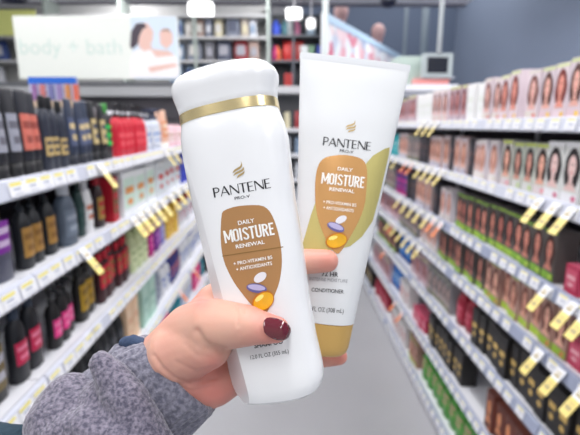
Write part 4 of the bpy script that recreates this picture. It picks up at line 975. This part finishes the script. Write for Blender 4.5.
# ---- sleeve
m_fleece = bpy.data.materials.new('grey_fleece'); m_fleece.use_nodes = True
nt = m_fleece.node_tree; bs = nt.nodes['Principled BSDF']; bs.inputs['Roughness'].default_value = .95; bs.inputs['Specular IOR Level'].default_value = .1
bs.inputs['Sheen Weight'].default_value = .35; bs.inputs['Sheen Roughness'].default_value = .5
tc = nt.nodes.new('ShaderNodeTexCoord'); no = nt.nodes.new('ShaderNodeTexNoise'); no.inputs['Scale'].default_value = 480; no.inputs['Detail'].default_value = 3
cr = nt.nodes.new('ShaderNodeValToRGB'); cr.color_ramp.elements[0].position = .36; cr.color_ramp.elements[0].color = (*srgb(80,78,94), 1)
cr.color_ramp.elements[1].position = .64; cr.color_ramp.elements[1].color = (*srgb(132,126,141), 1)
bp = nt.nodes.new('ShaderNodeBump'); bp.inputs['Strength'].default_value = .9; bp.inputs['Distance'].default_value = .0012
nt.links.new(tc.outputs['Object'], no.inputs['Vector']); nt.links.new(no.outputs['Fac'], cr.inputs[0]); nt.links.new(cr.outputs[0], bs.inputs['Base Color'])
nt.links.new(no.outputs['Fac'], bp.inputs['Height']); nt.links.new(bp.outputs[0], bs.inputs['Normal'])
S_ = bmesh.new()
chain(S_, [(76,422,.262,.027),(110,470,.258,.030)])
chain(S_, [(60,424,.255,.019),(66,470,.25,.022)])
chain(S_, [(101,362,.250,.0068),(112,376,.248,.0092),(128,402,.244,.0125),(146,452,.240,.016)])
chain(S_, [(108,404,.256,.017),(118,440,.252,.020)])
chain(S_, [(70,400,.262,.016),(112,404,.262,.012)])
chain(S_, [(52,440,.244,.012),(88,425,.238,.0105),(118,446,.232,.012)])
chain(S_, [(110,470,.255,.028),(125,520,.26,.03),(90,520,.26,.04)])
me = remeshed(S_, .0016, 9, [('CLOUDS', .012, .0022), ('CLOUDS', .0016, .0009)])
sleeve = link('sleeve', rel(me, HB), person, [m_fleece]); sleeve['label'] = 'bunched grey fleece sleeve'
# ribbed cuff: rings along the forearm axis
K_ = .272/F
ax = (RT*-.70 - UP*.714); sd = (RT*.714 - UP*.70)      # back along the arm / across the wrist
oc = P(176.5, 374.5, .273)
bm = bmesh.new(); rings = []; SEG = 160
prof = [(2.0, .86), (-1.5, .90), (-3.2, .96), (-2.5, 1.02), (0, 1.055), (5, 1.06), (14, 1.05), (24, 1.03), (34, 1.02), (46, 1.04), (62, 1.08), (80, 1.1)]
for s, k in interp(prof, 2.5):
    r = []
    for i in range(SEG):
        a_ = 2*math.pi*i/SEG
        rib = 1 + (.018*math.sin(a_*34) if s > 3 else 0) + .015*math.sin(a_*5+s*.06) + .012*math.sin(a_*9-s*.1)
        r.append(bm.verts.new(oc + ax*((s - 9*max(0, -math.sin(a_))*max(0, 1-s/60))*K_) + sd*((math.cos(a_)*50*k*rib + min(0, math.cos(a_))*13*max(0, min(1, s/22)))*K_) + FW*(math.sin(a_)*41*k*rib*K_)))
    rings.append(r)
for a_, b2 in zip(rings, rings[1:]):
    for i in range(SEG): bm.faces.new((a_[i], a_[(i+1) % SEG], b2[(i+1) % SEG], b2[i]))
me = mesh_from(bm, smooth=True)
m_cuff = m_fleece.copy(); m_cuff.name = 'ribbed_fleece_cuff'
for n_ in m_cuff.node_tree.nodes:
    if n_.type == 'VALTORGB': n_.color_ramp.elements[0].color = (*srgb(98,98,114), 1); n_.color_ramp.elements[1].color = (*srgb(138,136,150), 1)
    if n_.type == 'TEX_NOISE': n_.inputs['Scale'].default_value = 420
cuff = link('cuff', rel(me, HB), sleeve, [m_cuff])
bm = bmesh.new(); chain(bm, [(140,344,.268,.0042),(133,342,.268,.0046),(125,343,.270,.0040)]); chain(bm, [(140,344,.266,.0040),(143,351,.262,.0024)])
me = remeshed(bm, .0012, 3, [('CLOUDS', .003, .001)])
link('cuff_binding', rel(me, HB), sleeve, [mat('navy_knit_binding', srgb(52,68,96), .9, noise=.3, nscale=500, bump=.6, bscale=600)])['label'] = 'navy binding at the cuff edge'
bm = bmesh.new(); chain(bm, [(-20,450,.27,.017),(18,448,.268,.013),(40,470,.268,.015)])
me = remeshed(bm, .002, 6, [('CLOUDS', .008, .002)])
link('jacket_body', rel(me, HB), person, [mat('dark_teal_knit', srgb(30,52,66), .95, noise=.3, nscale=400, bump=.6, bscale=500)])['label'] = 'dark teal jacket edge'

# ------------------------------------------------------------------ view
vs = SC.view_settings; vs.view_transform = 'Standard'; vs.look = 'None'; vs.gamma = 1; vs.use_curve_mapping = False; vs.exposure = 0.08
SC.display_settings.display_device = 'sRGB'
SC.cycles.max_bounces = 6
